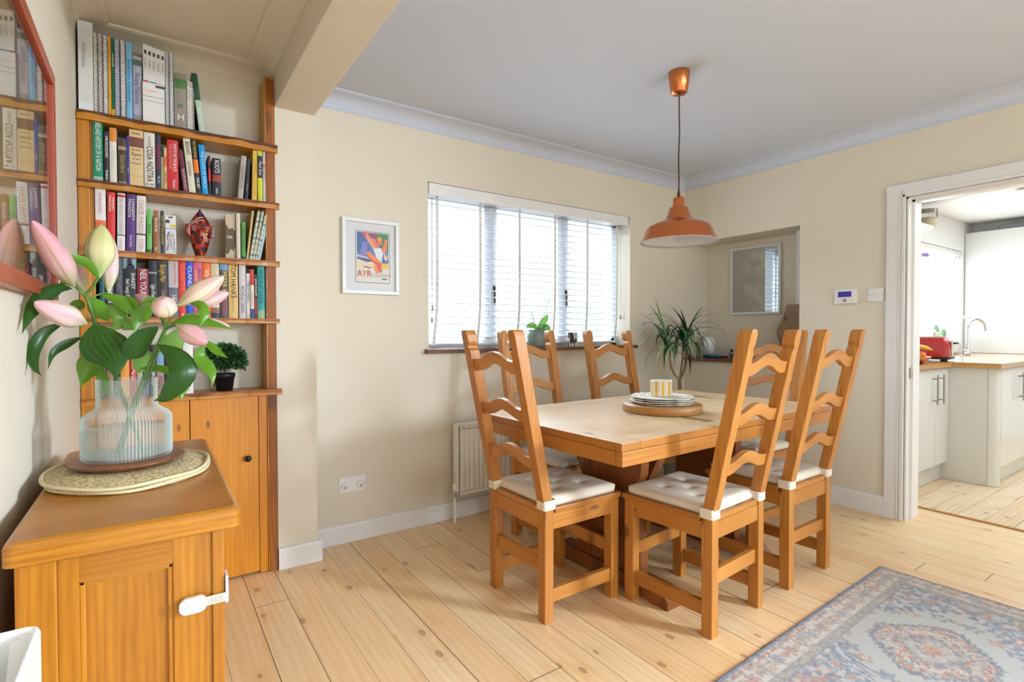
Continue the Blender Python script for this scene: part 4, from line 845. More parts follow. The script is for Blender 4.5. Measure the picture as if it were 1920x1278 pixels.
stem([(310, 618), (309, 604), (308, 590)], .003, lb, [0, -.01, -.03]); stem([(311, 616), (322, 592), (336, 570)], .003, lb, [0, 0, .0]); stem([(310, 616), (300, 590), (292, 568)], .0026, lb, [0, .03, .05]); stem([(311, 617), (325, 610), (336, 612)], .003, lb, [0, -.02, -.03]); stem([(311, 618), (350, 590), (372, 585)], .0024, lb, [0, .03, .05])
bud((139, 537), (60, 413), 43, PK, la, -.04, -.22, .42, .004); bud((160, 548), (128, 478), 26, PP, la, .03, .04)
bud((185, 521), (190, 421), 46, PG, la, -.03, -.03, .5); bud((203, 550), (211, 446), 25, PP, la, .02, .02, .45); bud((163, 607), (64, 566), 41, PP, la, -.05, -.17, .45, .003)
bud((302, 582), (254, 552), 24, PK, lb, .06, .05); bud((309, 594), (307, 560), 40, PE, lb, -.03, -.075, .55); bud((331, 574), (420, 518), 34, PE, lb, 0, .03, .5); bud((362, 574), (429, 548), 25, PP, lb, .05, .08, .5); bud((362, 602), (431, 612), 20, PP, lb, .06, .09, .45); bud((331, 610), (388, 644), 34, PK, lb, -.03, -.05, .5)
leaf([(176, 606), (190, 640), (212, 672), (219, 714)], 74, LD, la, -.06, -.09, 0, .40, .18)
leaf([(297, 612), (270, 632), (250, 660), (236, 676)], 40, LD, lb, -.05, -.06, .2, .6)
leaf([(296, 645), (330, 668), (344, 700), (312, 742), (288, 751)], 46, LD, lb, -.05, -.08, .1, .45, .3)
leaf([(192, 662), (176, 676), (163, 698), (150, 727)], 42, LM, la, .02, .0, .1, .45)
leaf([(153, 632), (125, 645), (100, 662), (90, 692)], 17, LD, la, -.04, -.10, .3, .4)
leaf([(118, 606), (82, 625), (63, 660), (66, 690), (78, 704)], 22, LD, la, -.05, -.14, .2, .35)
leaf([(136, 541), (110, 541), (78, 560), (56, 590), (41, 626)], 27, LD, la, -.04, -.20, .1, .5)
leaf([(186, 525), (168, 498), (140, 484), (108, 481), (80, 483)], 17, LM, la, -.04, -.16, .2, .35)
leaf([(190, 553), (222, 562), (248, 580), (262, 604)], 23, LM, la, .0, .03, .1, .5)
leaf([(290, 568), (272, 584), (258, 600), (252, 622)], 28, LM, lb, -.01, -.03, .1, .5)
leaf([(322, 604), (360, 598), (400, 606), (446, 620)], 20, LM, lb, .0, .04, .3, .4)
leaf([(356, 568), (376, 572), (383, 590), (376, 611)], 19, LM, lb, .0, -.02, .1, .5)
leaf([(385, 637), (398, 650), (412, 662), (428, 671)], 15, LM, lb, -.02, -.03, .2, .4)
leaf([(382, 645), (376, 668), (392, 690), (399, 706), (397, 727)], 24, LM, lb, -.03, -.04, .2, .35)
leaf([(350, 674), (372, 680), (392, 690)], 7, LM, lb, 0, -.02, .1, .5)
leaf([(341, 700), (346, 722), (340, 738), (340, 753)], 15, LM, lb, -.02, -.03, .1, .4)
leaf([(168, 556), (180, 572), (192, 588), (206, 604)], 30, LM, la, -.01, .0, .1, .45)
leaf([(196, 572), (212, 582), (222, 596), (212, 612)], 34, LL, la, .02, .02, .1, .5)
leaf([(206, 620), (226, 606), (244, 610), (262, 620)], 24, LL, lb, .02, .03, .2, .5)
leaf([(333, 616), (328, 636), (312, 652), (296, 660)], 38, LL, lb, .03, .02, .1, .5)
leaf([(262, 586), (252, 570), (238, 560), (224, 556)], 14, LM, la, .02, .02, .2, .5)
leaf([(158, 578), (148, 572), (136, 578), (128, 590)], 20, LM, la, .02, .03, .2, .4)
leaf([(286, 660), (272, 672), (262, 690), (256, 700)], 30, LL, lb, .03, .03, .1, .5)
leaf([(186, 690), (196, 720), (205, 745)], 20, LM, la, .0, .0, .2, .4)
leaf([(262, 690), (300, 690), (330, 700), (345, 705)], 14, LM, lb, .02, .0, .2, .5)
leaf([(135, 536), (122, 528), (110, 540)], 10, LM, la, -.02, -.02, .2, .5)
leaf([(300, 566), (282, 562), (262, 570)], 12, LM, lb, .0, -.01, .2, .5)
#@@PART3
# ------------------------------------------------------------------ dining table
TA = R(1.9); TL, TW, TH = 1.62, .93, .76
A_ = Vector((1.341, 1.289)); cT = A_ + Vector((math.cos(TA), math.sin(TA))) * TL / 2 + Vector((-math.sin(TA), math.cos(TA))) * TW / 2
tb_ = empty('dining_table', (cT.x, cT.y, 0), TA, 'long pine trestle dining table with pale top and thick frame', 'table')
hl, hw = TL / 2, TW / 2
m = MB()
m.box((-hl, -hw, TH - .030), (-hl + .10, hw, TH), .003, (0, 1, 0)); m.box((hl - .10, -hw, TH - .030), (hl, hw, TH), .003, (0, 1, 0))
m.box((-hl + .10, -hw, TH - .030), (hl - .10, -hw + .085, TH), .003, (1, 0, 0)); m.box((-hl + .10, hw - .085, TH - .030), (hl - .10, hw, TH), .003, (1, 0, 0))
xs = [-hl + .10, -.30, -.21, .21, .30, hl - .10]
for i in range(5):
    a, b = xs[i], xs[i + 1]
    if i in (1, 3): m.box((a, -hw + .085, TH - .028), (b, hw - .085, TH - .0005), .0015, (0, 1, 0)); continue
    n = 5
    for k in range(n): y0 = -hw + .085 + k * (TW - .17) / n; m.box((a, y0, TH - .028), (b, y0 + (TW - .17) / n, TH - .0008), .0015, (1, 0, 0))
for q_, f_ in enumerate(m.f):
    a_, b_, c_ = (Vector(m.v[f_[k_]]) for k_ in (0, 1, 2))
    if (b_ - a_).cross(c_ - a_).normalized().z < .6: m.mi[q_] = 1  # upward faces keep the pale pine, all others take honey pine
m.build('tabletop', [M['tabletop'], M['pine']], tb_)
m = MB()
for s in (-1, 1):
    m.box((-hl + .003, s * (hw - .016) - .016, TH - .084), (hl - .003, s * (hw - .016) + .0155, TH - .031), .003, (1, 0, 0))
    m.box((s * (hl - .016) - .0155, -hw + .033, TH - .084), (s * (hl - .016) + .0155, hw - .033, TH - .031), .003, (0, 1, 0))
m.box((-hl + .04, -.05, TH - .075), (hl - .04, .05, TH - .031), .002, (1, 0, 0)); m.build('apron', M['pine'], tb_)
for s in (-1, 1):
    xo = s * (hl - .44)
    prof = [(-.30, TH - .084), (-.30, TH - .125), (-.26, TH - .15), (-.205, TH - .17), (-.20, .52), (-.165, .46), (-.165, .30), (-.20, .23), (-.20, .07), (.20, .07), (.20, .23), (.165, .30), (.165, .46), (.20, .52), (.205, TH - .17), (.26, TH - .15), (.30, TH - .125), (.30, TH - .084)]
    mm = MB()
    mm.prism(prof, lambda a, b, d: (xo + d, a, b), -.026, .026, (0, 0, 1))
    lg = mm.build('pedestal', M['darkpine'], tb_)
    MB().prism([(-.36, .001), (-.36, .035), (-.32, .075), (.32, .075), (.36, .035), (.36, .001), (.28, .001), (.24, .012), (-.24, .012), (-.28, .001)], lambda a, b, d: (xo + d, a, b), -.045, .045, (0, 1, 0)).build('foot', M['darkpine'], tb_)
    for q in (-1, 1):
        MB().prism([(0, 0), (.045, 0), (.19, .17), (.19, .21), (.15, .21)], lambda a, b, d: (xo - s * (.03 + a), q * .16 + d, .455 + b), -.02, .02).build('brace', M['darkpine'], tb_)
    MB().box((xo + s * .028, -.035, .21), (xo + s * .075, .035, .30), .004).build('tenon', M['darkpine'], tb_)
MB().box((-hl + .46, -.03, .215), (hl - .46, .03, .295), .004, (1, 0, 0)).build('stretcher', M['darkpine'], tb_)

# things on the table
pc_ = Vector((U(1241, 760, 'z', .775).x, U(1241, 760, 'z', .775).y))
pc_ = (U(1241, 764, 'z', .775)); 
o = tag(MB().lathe([(.0001, 0), (.186, 0), (.190, .004), (.190, .034), (.186, .038), (.0001, .038)], seg=72).build('lazy_susan', wood('turntable_wood', lin(196, 150, 92), lin(160, 108, 50), knots=0)), 'round wooden turntable on the dining table under the woven mats', 'turntable')
o.location = (pc_.x, pc_.y, TH + .0006)
nb = NB('black_white_weave'); v = nb.vec((1, 1, 1), 'Object'); vo = nb.n('TexVoronoi', Vector=v, Scale=95.0)
weave = nb.pbr(nb.ramp(vo.outputs['Distance'], [(.34, lin(236, 232, 222)), (.62, lin(222, 214, 202)), (.80, lin(120, 112, 110))]), .85, vo.outputs['Distance'], .5, .003)
zz = TH + .039
for i in range(4):
    rr = random.Random(20 + i); m = MB(); A = 72; v = []; rads = (.0001, .06, .12, .142, .150, .152, .148, .12, .0001); hs = (.004, .004, .0045, .005, .0055, .003, .0015, 0, 0)
    for k in range(A):
        a = 2 * math.pi * k / A; wv = .0012 * math.sin(3 * a + i) + .0008 * math.sin(5 * a + 2 * i)
        for q, hh in zip(rads, hs): v.append((q * math.cos(a), q * math.sin(a), hh + .002 + wv * (q / .15) ** 2))
    n = len(rads); m.geo(v, [(k * n + j, ((k + 1) % A) * n + j, ((k + 1) % A) * n + j + 1, k * n + j + 1) for k in range(A) for j in range(n - 1)], None, 0, True)
    o = m.build('table_mat', weave); o.location = (pc_.x + rr.uniform(-.006, .004), pc_.y + rr.uniform(-.004, .004), zz + .0006); zz += .0088
    tag(o, ['bottom', 'second from bottom', 'second from top', 'top'][i] + ' of four round black and white woven mats on the turntable', 'mat', 'woven table mats')
cp = empty('tealight_cup', (pc_.x, pc_.y + .004, zz + .0002), 0, 'white cup with yellow and pink vertical stripes on the woven mats', 'cup')
m = MB(); v = []; A = 70; prof = [(.050, 0), (.0515, .002), (.0525, .074), (.0515, .076), (.0495, .074), (.0485, .006)]; n = len(prof)
for k in range(A):
    a = 2 * math.pi * k / A
    for q, hh in prof: v.append((q * math.cos(a), q * math.sin(a), hh))
pat = [0, 1, 1, 1, 0, 2, 0]
for k in range(A):
    for j in range(n - 1):
        mi = pat[k % 7] if j == 1 else 0
        m.geo([v[k * n + j], v[((k + 1) % A) * n + j], v[((k + 1) % A) * n + j + 1], v[k * n + j + 1]], [(0, 1, 2, 3)], (0, 0, 1), mi, False)
m.lathe([(.0001, 0), (.050, 0), (.0485, .006), (.0001, .006)], seg=A); m.build('cup_body', [plain('cup_white', (240, 236, 230), .3), plain('cup_yellow', (226, 190, 50), .3), plain('cup_pink', (226, 178, 176), .3)], cp)

# ------------------------------------------------------------------ ladder-back chairs
ch = empty('dining_chair', (1.458, 1.816, 0), 0); tag(ch, 'x', 'chair', 'six ladder-back pine chairs round the dining table')
SZ, PT, LEAN = .455, 1.158, .148
def shear(x, z): return x - (LEAN * (max(0, z - SZ) / (PT - SZ)))
for s in (-1, 1):
    # rear post: straight below the seat, leaning above it, rounded head with a notch on its inner side
    yc = s * .1775; inn = -s
    out = [(-.0225, 0), (.0225, 0), (.0225, SZ), (.0235, 1.070), (.017, 1.078), (.013, 1.088), (.020, 1.096), (.0235, 1.108), (.0235, 1.138), (.019, 1.150), (.010, PT), (-.012, PT), (-.020, 1.150), (-.0235, 1.136), (-.0235, SZ)]
    m = MB(); n = len(out); v = []
    for d in (0, 1):
        for a, z in out:
            xb = -.205 if z <= SZ else -.205; dep = .045 if z <= SZ else .050; v.append((shear(xb, z) + (dep if d else 0) , yc + inn * a, z))
    fr_ = [list(range(n)), list(range(n, 2 * n))[::-1]]
    # split caps so that the straight and leaning runs stay planar
    fr_ = [[0, 1, 2, 14], [2, 3, 4, 5, 6, 7, 8, 9, 10, 11, 12, 13, 14]]; fr_ += [[i + n for i in f_[::-1]] for f_ in fr_[:2]]
    fr_ += [((i + 1) % n, i, i + n, (i + 1) % n + n) for i in range(n)]
    if s > 0: fr_ = [list(f_)[::-1] for f_ in fr_]
    m.geo(v, fr_, (0, 0, 1)); o = m.build('rear_leg', M['pine'], ch)
    bv = o.modifiers.new('soft', 'BEVEL'); bv.width = .003; bv.segments = 2; bv.limit_method = 'ANGLE'; bv.angle_limit = R(50)
    MB().box((.16, s * .1775 - .0225, 0), (.205, s * .1775 + .0225, .435), .003, (0, 0, 1)).build('front_leg', M['pine'], ch)
    MB().box((-.165, s * .18 - .013, .074), (.165, s * .18 + .013, .128), .003, (1, 0, 0)).build('side_stretcher', M['pine'], ch)
    MB().box((-.162, s * .186 - .011, .368), (.162, s * .186 + .011, .433), .002, (1, 0, 0)).build('seat_rail', M['pine'], ch)
MB().box((-.192, -.157, .190), (-.168, .157, .245), .003, (0, 1, 0)).build('back_stretcher', M['pine'], ch)
MB().box((.168, -.157, .190), (.192, .157, .245), .003, (0, 1, 0)).build('front_stretcher', M['pine'], ch)
MB().box((-.200, -.157, .368), (-.178, .157, .433), .002, (0, 1, 0)).build('seat_rail', M['pine'], ch)
MB().box((.178, -.157, .368), (.200, .157, .433), .002, (0, 1, 0)).build('seat_rail', M['pine'], ch)
m = MB(); m.box((-.155, -.207, .434), (.215, .207, .456), .004, (1, 0, 0)); m.box((-.2, -.152, .434), (-.155, .152, .456), .003, (0, 1, 0)); m.build('seat', M['pine'], ch)
def wave(t): return .5 * (1 + math.cos(math.pi * min(1, abs(t) / .80))) if abs(t) < .80 else 0
for zc, amp in ((1.010, .036), (.820, .033), (.630, .033)):
    hh = .024; N = 20; top = [(-.160 + .320 * k / N, zc + hh + amp * wave(-1 + 2 * k / N)) for k in range(N + 1)]; bot = [(-.160 + .320 * k / N, zc - hh + amp * 1.0 * wave(-1 + 2 * k / N)) for k in range(N + 1)]
    v = []; xo = -.205 + .010
    for a, z in top: v += [(shear(xo, z), a, z), (shear(xo, z) + .027, a, z)]
    b0_ = len(v)
    for a, z in bot: v += [(shear(xo, z), a, z), (shear(xo, z) + .027, a, z)]
    f = []
    for k in range(N):
        t0, t1 = 2 * k, 2 * k + 2; f += [(t0, t0 + 1, t1 + 1, t1), (b0_ + t0, b0_ + t1, b0_ + t1 + 1, b0_ + t0 + 1), (t0, t1, b0_ + t1, b0_ + t0), (t0 + 1, b0_ + t0 + 1, b0_ + t1 + 1, t1 + 1)]
    f += [(0, b0_, b0_ + 1, 1), (2 * N, 2 * N + 1, b0_ + 2 * N + 1, b0_ + 2 * N)]
    m = MB(); m.geo(v, [q[::-1] for q in f], (0, 1, 0)); o = m.build('back_slat', M['pine'], ch)
    bv = o.modifiers.new('soft', 'BEVEL'); bv.width = .003; bv.segments = 2; bv.limit_method = 'ANGLE'; bv.angle_limit = R(50)
# tufted seat pad with straps round the posts
NXp = 34; tufts = [(-.07, -.075), (-.07, .075), (.085, -.075), (.085, .075), (.008, 0)]; v = []
def padz(x, y):
    ex = min(1, (.193 - abs(x)) / .03); ey = min(1, (.192 - abs(y)) / .03); e = max(0, min(ex, ey)); e = math.sqrt(max(0, 1 - (1 - e) ** 2))
    z = .014 + .022 * e
    for tx, ty in tufts:
        d = math.hypot(x - tx, y - ty); z -= .0135 * math.exp(-(d / .017) ** 2) + .006 * math.exp(-(d / .05) ** 2)
        z -= .0022 * math.exp(-(d / .06) ** 2) * (1 + math.cos(6 * math.atan2(y - ty, x - tx))) / 2
    return z
for j in range(NXp + 1):
    for i in range(NXp + 1):
        x = -.193 + .386 * i / NXp; y = -.192 + .384 * j / NXp; r_ = .02
        cx_, cy_ = max(-.193 + r_, min(.193 - r_, x)), max(-.192 + r_, min(.192 - r_, y)); dx, dy = x - cx_, y - cy_; dl = math.hypot(dx, dy)
        if dx and dy and dl > r_: x, y = cx_ + dx / dl * r_, cy_ + dy / dl * r_
        v.append((x, y, .4575 + padz(x, y)))
n = NXp + 1; f = [(j * n + i, j * n + i + 1, (j + 1) * n + i + 1, (j + 1) * n + i) for j in range(NXp) for i in range(NXp)]
ring = [i for i in range(n)] + [j * n + NXp for j in range(1, n)] + [NXp * n + i for i in range(NXp - 1, -1, -1)] + [j * n for j in range(NXp - 1, 0, -1)]
b_ = len(v); v += [(v[i][0] * .985, v[i][1] * .985, .4572) for i in ring]; k = len(ring)
f += [(ring[(i + 1) % k], ring[i], b_ + i, b_ + (i + 1) % k) for i in range(k)] + [[b_ + i for i in range(k)][::-1]]
m = MB(); m.geo([(x + .010, y, z) for x, y, z in v], f, None, 0, True); pad = m.build('seat_pad', M['pad'], ch)
for s in (-1, 1):
    yc = s * .1775; q = rrect(-.211, yc - .0285, -.150, yc + .0285, .010, 4); q2 = rrect(-.2085, yc - .0255, -.1525, yc + .0255, .008, 4); n = len(q)
    v = [(x, y, z) for z in (.450, .488) for x, y in q] + [(x, y, z) for z in (.450, .488) for x, y in q2]
    f = [(i, (i + 1) % n, (i + 1) % n + n, i + n) for i in range(n)] + [(2 * n + i, 3 * n + i, 3 * n + (i + 1) % n, 2 * n + (i + 1) % n) for i in range(n)] + [(n + i, n + (i + 1) % n, 3 * n + (i + 1) % n, 3 * n + i) for i in range(n)] + [(i, 2 * n + i, 2 * n + (i + 1) % n, (i + 1) % n) for i in range(n)]
    m = MB(); m.geo(v, f, (0, 1, 0)); m.build('strap', M['pad'], pad)
p2a, p2b = U(1481, 1112, 'z', 0), U(1548, 1071, 'z', 0)
chairs = [((1.458, 1.816), 0.6, 'ladder-back pine chair at the table end facing the picture wall, its back to the bookcase'),
          ((1.889, 1.403), 94.5, 'ladder-back pine chair with its back to the rug, beside the chair nearest the bookcase'),
          ((2.512, 1.430), 91.5, 'ladder-back pine chair with its back to the rug, closest to the rug corner and skirting'),
          ((1.876, 2.262), -89.0, 'ladder-back pine chair on the window side, standing before the orchid pot'),
          ((2.523, 2.242), -91.0, 'ladder-back pine chair on the window side, nearest the spiky corner plant'),
          ((2.965, 1.835), 180.5, 'ladder-back pine chair at the far table end, before the wall niche')]
chairs[0] = (chairs[0][0], .6, 'ladder-back pine chair at the near table end, standing closest to the bookcase')
for i, ((x, y), rz, lb) in enumerate(chairs):
    o = ch if i == 0 else copy_tree(ch)
    o.location = (x, y, 0); o.rotation_euler = (0, 0, R(rz)); o['label'] = lb

# ------------------------------------------------------------------ pendant lamp
px_, py_ = 2.145, 1.685
pl = empty('pendant_lamp', (px_, py_, ZC), 0, 'copper pendant lamp with wide dished shade over the dining table', 'lamp')
MB().lathe([(.0001, -.0005), (.052, -.0005), (.052, -.006), (.040, -.098), (.034, -.104), (.0001, -.106)], seg=40).build('ceiling_rose', M['copper'], pl, Matrix.Rotation(R(4), 4, 'Y') if False else None)
MB().tube([(0, 0, -.10), (.001, 0, -.2), (.004, 0, -.3), (-.003, 0, -.42), (.002, 0, -.52), (0, 0, -.615)], .0035, 8).build('cord', M['cord'], pl)
MB().lathe([(.0001, -.575), (.005, -.575), (.008, -.602), (.010, -.612), (.0001, -.612)], seg=20).build('cord_grip', M['cord'], pl)
dz = -ZC; outp = [(.0001, 1.808), (.024, 1.808), (.027, 1.802), (.029, 1.764), (.0295, 1.762), (.041, 1.760), (.044, 1.756), (.058, 1.712), (.066, 1.700), (.085, 1.690), (.118, 1.680), (.143, 1.668), (.152, 1.660), (.1585, 1.648), (.172, 1.612), (.186, 1.592)]
inp = [(.1855, 1.590), (.170, 1.609), (.1565, 1.645), (.1505, 1.656), (.142, 1.664), (.117, 1.676), (.084, 1.686), (.064, 1.696), (.055, 1.709), (.040, 1.755), (.0001, 1.757)]
MB().lathe([(a, b + dz) for a, b in outp], seg=72).build('shade', M['copper'], pl)
MB().lathe([(a, b + dz) for a, b in [outp[-1]] + inp], seg=72).build('shade_lining', M['shade_in'], pl)
bmq = NB('frosted_bulb'); bmq.pbr(lin(236, 236, 232), .3); MB().ball((0, 0, -.74), .03).lathe([(.016, -.665), (.018, -.70), (.02, -.715)], seg=20).build('bulb', bmq.m, pl)

# ------------------------------------------------------------------ framed pictures
def frame_pic(name, o3, xd, w, h, fwid, dep, fm, label, mount=None, glassm=None):
    """o3: lower corner on the wall; xd: direction along the wall; the picture faces xd x z"""
    xd = Vector(xd); nrm = xd.cross(Vector((0, 0, 1))); root = empty(name, o3, 0, label, 'picture'); B = Matrix(((xd.x, 0, nrm.x, 0), (xd.y, 0, nrm.y, 0), (0, 1, 0, 0), (0, 0, 0, 1)))
    for a, b, c, d_, ax in ((0, 0, w, fwid, (1, 0, 0)), (0, h - fwid, w, h, (1, 0, 0)), (0, fwid, fwid, h - fwid, (0, 1, 0)), (w - fwid, fwid, w, h - fwid, (0, 1, 0))):
        MB().box((a, b, .001), (c, d_, dep), .002, ax).build('frame_rail', fm, root, B)
    if mount: MB().box((fwid, fwid, .004), (w - fwid, h - fwid, .008)).build('mount', mount, root, B)
    if glassm: MB().box((fwid - .002, fwid - .002, dep * .7), (w - fwid + .002, h - fwid + .002, dep * .7 + .0015)).build('glazing', glassm, root, B)
    return root, B
white_f = plain('white_frame', (232, 232, 234), .3)
P0 = U(642.5, 549, 'y', 2.858); P1 = U(748, 419, 'y', 2.858)
wq, hq = P1.x - P0.x, U(643, 405, 'y', 2.858).z - P0.z
root, B = frame_pic('poster_picture', (P0.x, YB - .0005, P0.z), (1, 0, 0), wq, hq, .020, .024, white_f, 'white framed seaside poster of a reclining figure above the word AYR', plain('mount_card', (226, 226, 228), .6), M['glass'])
pa, pb = U(667, 527, 'y', 2.87), U(728, 440, 'y', 2.87)
X0, Z0 = pa.x - P0.x + .002, pa.z - P0.z - .002; PW, PH = pb.x - pa.x + .004, (U(667, 432, 'y', 2.87).z - pa.z) + .002
m = MB(); m.box((X0 - .003, Z0 - .003, .0081), (X0 + PW + .003, Z0 + PH + .003, .0086)); m.build('print_edge', ink((70, 60, 70)), root, B)
def shp(poly, c, lay, nm='print_shape'):
    MB().prism([(X0 + a * PW, Z0 + b * PH) for a, b in poly], lambda a, b, d: (a, b, d), .0086 + lay * .0002, .0088 + lay * .0002).build(nm, ink(c), root, B)
shp([(0, 0), (1, 0), (1, 1), (0, 1)], (226, 222, 210), 0, 'print_sheet')
shp([(0.03, .28), (.97, .28), (.97, .985), (.03, .985)], (70, 120, 190), 1); shp([(.03, .6), (.4, .5), (.45, .985), (.03, .985)], (40, 90, 160), 2)
shp([(.12, .55), (.3, .5), (.36, .8), (.2, .8)], (120, 120, 190), 3)
shp([(.55, .75), (.97, .62), (.97, .985), (.6, .985)], (40, 120, 80), 2); shp([(.3, .985), (.6, .985), (.66, .8), (.5, .75)], (150, 60, 110), 3)
shp([(.03, .28), (.97, .28), (.97, .36), (.6, .42), (.3, .40), (.03, .46)], (232, 214, 180), 4); shp([(.03, .45), (.45, .41), (.45, .44), (.03, .48)], (40, 60, 120), 5); shp([(.03, .50), (.4, .47), (.4, .49), (.03, .54)], (226, 190, 200), 5)
shp([(.62, .30), (.97, .28), (.97, .40), (.7, .38)], (236, 190, 40), 5); shp([(.74, .42), (.97, .40), (.97, .48), (.74, .50)], (40, 80, 160), 5)
shp([(.20, .97), (.34, .97), (.62, .70), (.56, .62), (.36, .80)], (240, 150, 120), 6); shp([(.18, .985), (.30, .985), (.30, .9), (.22, .9)], (220, 50, 50), 7)
shp([(.45, .88), (.55, .88), (.70, .70), (.62, .66)], (236, 120, 40), 7); shp([(.86, .88), (.94, .88), (.90, .62), (.78, .58), (.78, .68)], (238, 120, 60), 7)
shp([(.64, .76), (.76, .76), (.78, .86), (.72, .90), (.64, .86)], (236, 120, 70), 8); shp([(.62, .84), (.78, .86), (.74, .92), (.64, .91)], (236, 150, 40), 9)
shp([(.50, .68), (.74, .70), (.80, .60), (.76, .42), (.70, .36), (.62, .46), (.56, .58)], (232, 234, 240), 9)
shp([(.28, .58), (.38, .62), (.60, .50), (.78, .40), (.74, .32), (.60, .34), (.40, .46)], (238, 130, 40), 10); shp([(.28, .58), (.34, .52), (.58, .36), (.74, .33), (.76, .38), (.55, .42)], (214, 50, 40), 11)
shp([(.48, .36), (.60, .32), (.70, .20), (.60, .18)], (238, 130, 60), 11); shp([(.60, .34), (.74, .34), (.78, .22), (.70, .20)], (226, 70, 30), 12); shp([(.82, .62), (.92, .52), (.97, .56), (.90, .44), (.84, .48)], (250, 200, 150), 9)
shp([(.2, .33), (.46, .30), (.40, .27), (.22, .30)], (190, 90, 80), 6)
T = lambda s, x, z, sz, c, sx=1.0: text('poster_lettering', s, sz, B @ basis((1, 0, 0), (0, 1, 0), (X0 + x * PW, Z0 + z * PH, .0125)), ink(c), root, sx=sx)
T('AYR', .24, .165, .052, (206, 40, 50), .82); T('FOR HEALTH & PLEASURE', .72, .155, .0105, (190, 60, 70), 1.0); T('INFORMATION FROM TOWN CLERK', .70, .118, .005, (90, 90, 100)); T('travel by', .2, .07, .005, (110, 110, 110))
MB().prism([(X0 + PW * (.85 + .1 * math.cos(a)), Z0 + PH * (.075 + .014 * math.sin(a))) for a in [2 * math.pi * k / 20 for k in range(20)]], lambda a, b, d: (a, b, d), .0088, .0092).build('poster_emblem', ink((20, 100, 60)), root, B)
# niche picture
a, b = U(1370, 590, 'x', NX - .02), U(1464, 455, 'x', NX - .02); hn = U(1370, 468, 'x', NX - .02).z - a.z
root, B = frame_pic('niche_picture', (NX - .0005, a.y, a.z), (0, -1, 0), a.y - b.y, hn, .016, .026, white_f, 'white framed monochrome photograph with glossy glass hung in the wall niche', plain('photo_grey', (96, 98, 106), .5), None)
W_, H_ = a.y - b.y, hn
nb = NB('monochrome_photo'); v = nb.vec((1, 1, 1), 'Object'); n1 = nb.noise(v, 9, 5); tc = nb.n('TexCoord'); sp = nb.n('SeparateXYZ', Vector=tc.outputs['Object'])
col = nb.ramp(n1, [(.38, lin(50, 54, 66)), (.52, lin(100, 104, 116)), (.62, lin(150, 154, 164))]); nb.pbr(col, .5)
MB().box((W_ * .20, .03, .0081), (W_ - .03, H_ - .04, .0086)).build('photograph', nb.m, root, B)
MB().box((.015, .015, .016), (W_ - .015, H_ - .015, .0175)).build('glazing', M['acrylic'], root, B)
# large picture on the left wall
y0 = U(105.5, 300, 'x', XL + .03).y; zt_, zb_ = U(105.9, 152, 'x', XL + .03).z, U(107, 562, 'x', XL + .03).z
nb = NB('sepia_print'); v = nb.vec((1, 1, 1), 'Object'); n1 = nb.noise(v, 3.2, 5, 1.5)
nb.pbr(nb.ramp(n1, [(.35, lin(86, 92, 98)), (.47, lin(150, 134, 96)), (.56, lin(196, 160, 90)), (.68, lin(150, 150, 150))]), .5)
root, B = frame_pic('wall_picture', (XL + .0005, y0 - 1.0, zb_), (0, 1, 0), 1.0, zt_ - zb_, .034, .030, M['frame_red'], 'large red-wood framed print on the wall above the oak cabinet, glass reflecting books', nb.m, M['glass'])

# ------------------------------------------------------------------ radiator, socket, controls
rd = empty('radiator', (2.2, 2.80, .16), 0, 'cream panel radiator under the dining window', 'radiator'); IR = inv(rd)
rx0, rx1, rz0, rz1 = 1.50, 2.92, .168, .590
m = MB(); N = int((rx1 - rx0 - .05) / .033); pts = []
for i in range(N + 1):
    x = rx0 + .025 + i * .033
    for dx, dy in ((0, 0), (.006, -.005), (.020, -.005), (.026, 0)): pts.append((min(x + dx, rx1 - .02), 2.776 + dy))
n = len(pts); v = [(x, y, z) for z in (rz0 + .02, rz1 - .02) for x, y in pts] 
m.geo(v, [(i, i + 1, n + i + 1, n + i) for i in range(n - 1)], (0, 0, 1)); m.box((rx0 + .014, 2.771, rz0), (rx1, 2.779, rz0 + .028), .002); m.box((rx0 + .014, 2.771, rz1 - .028), (rx1, 2.779, rz1), .002); m.box((rx0 + .014, 2.774, rz0), (rx0 + .027, 2.780, rz1), .002)
m.box((rx0 + .02, 2.779, rz0 + .01), (rx1, 2.786, rz1 - .01)); m.build('front_panel', M['cream'], rd, IR)
MB().box((rx0 + .02, 2.822, rz0 + .01), (rx1, 2.834, rz1 - .01), .003).build('back_panel', M['cream'], rd, IR)
MB().box((rx0 + .004, 2.768, rz1 - .006), (rx1 + .004, 2.838, rz1 + .004), .003).box((rx0, 2.772, rz0 + .02), (rx0 + .006, 2.836, rz1), .002).box((rx0 - .002, 2.786, rz0 + .02), (rx0 + .014, 2.80, rz1 - .03), .003).build('casing', M['cream'], rd, IR)
pv = U(853, 940, 'y', 2.80); vx = pv.x
m = MB(); m.tube([(vx, 2.80, 0), (vx, 2.80, .155)], .0085, 12); m.build('pipe', M['cream'], rd, IR)
m = MB(); m.tube([(vx, 2.80, .150), (vx, 2.80, .190)], .011, 12); m.tube([(vx, 2.80, .180), (rx0 + .02, 2.80, .188)], .009, 12); m.tube([(vx + .014, 2.80, .172), (vx + .014, 2.80, .196)], .013, 6); m.build('valve', M['chrome'], rd, IR)
MB().lathe([(.0001, .188), (.013, .188), (.0145, .20), (.0135, .236), (.010, .240), (.0001, .240)], (vx, 2.80, 0), 20).build('valve_cap', M['white'], rd, IR)
s0, s1 = U(636, 925, 'y', 2.872), U(685, 889, 'y', 2.872)
so = empty('wall_socket', (s0.x, YB - .0003, s0.z), 0, 'double wall socket with round white child covers above the skirting', 'socket')
sw_, sh_ = s1.x - s0.x, s1.z - s0.z
MB().prism(rrect(0, 0, sw_, sh_, .004), lambda a, b, d: (a, -d, b), 0, .009).build('plate', M['white'], so)
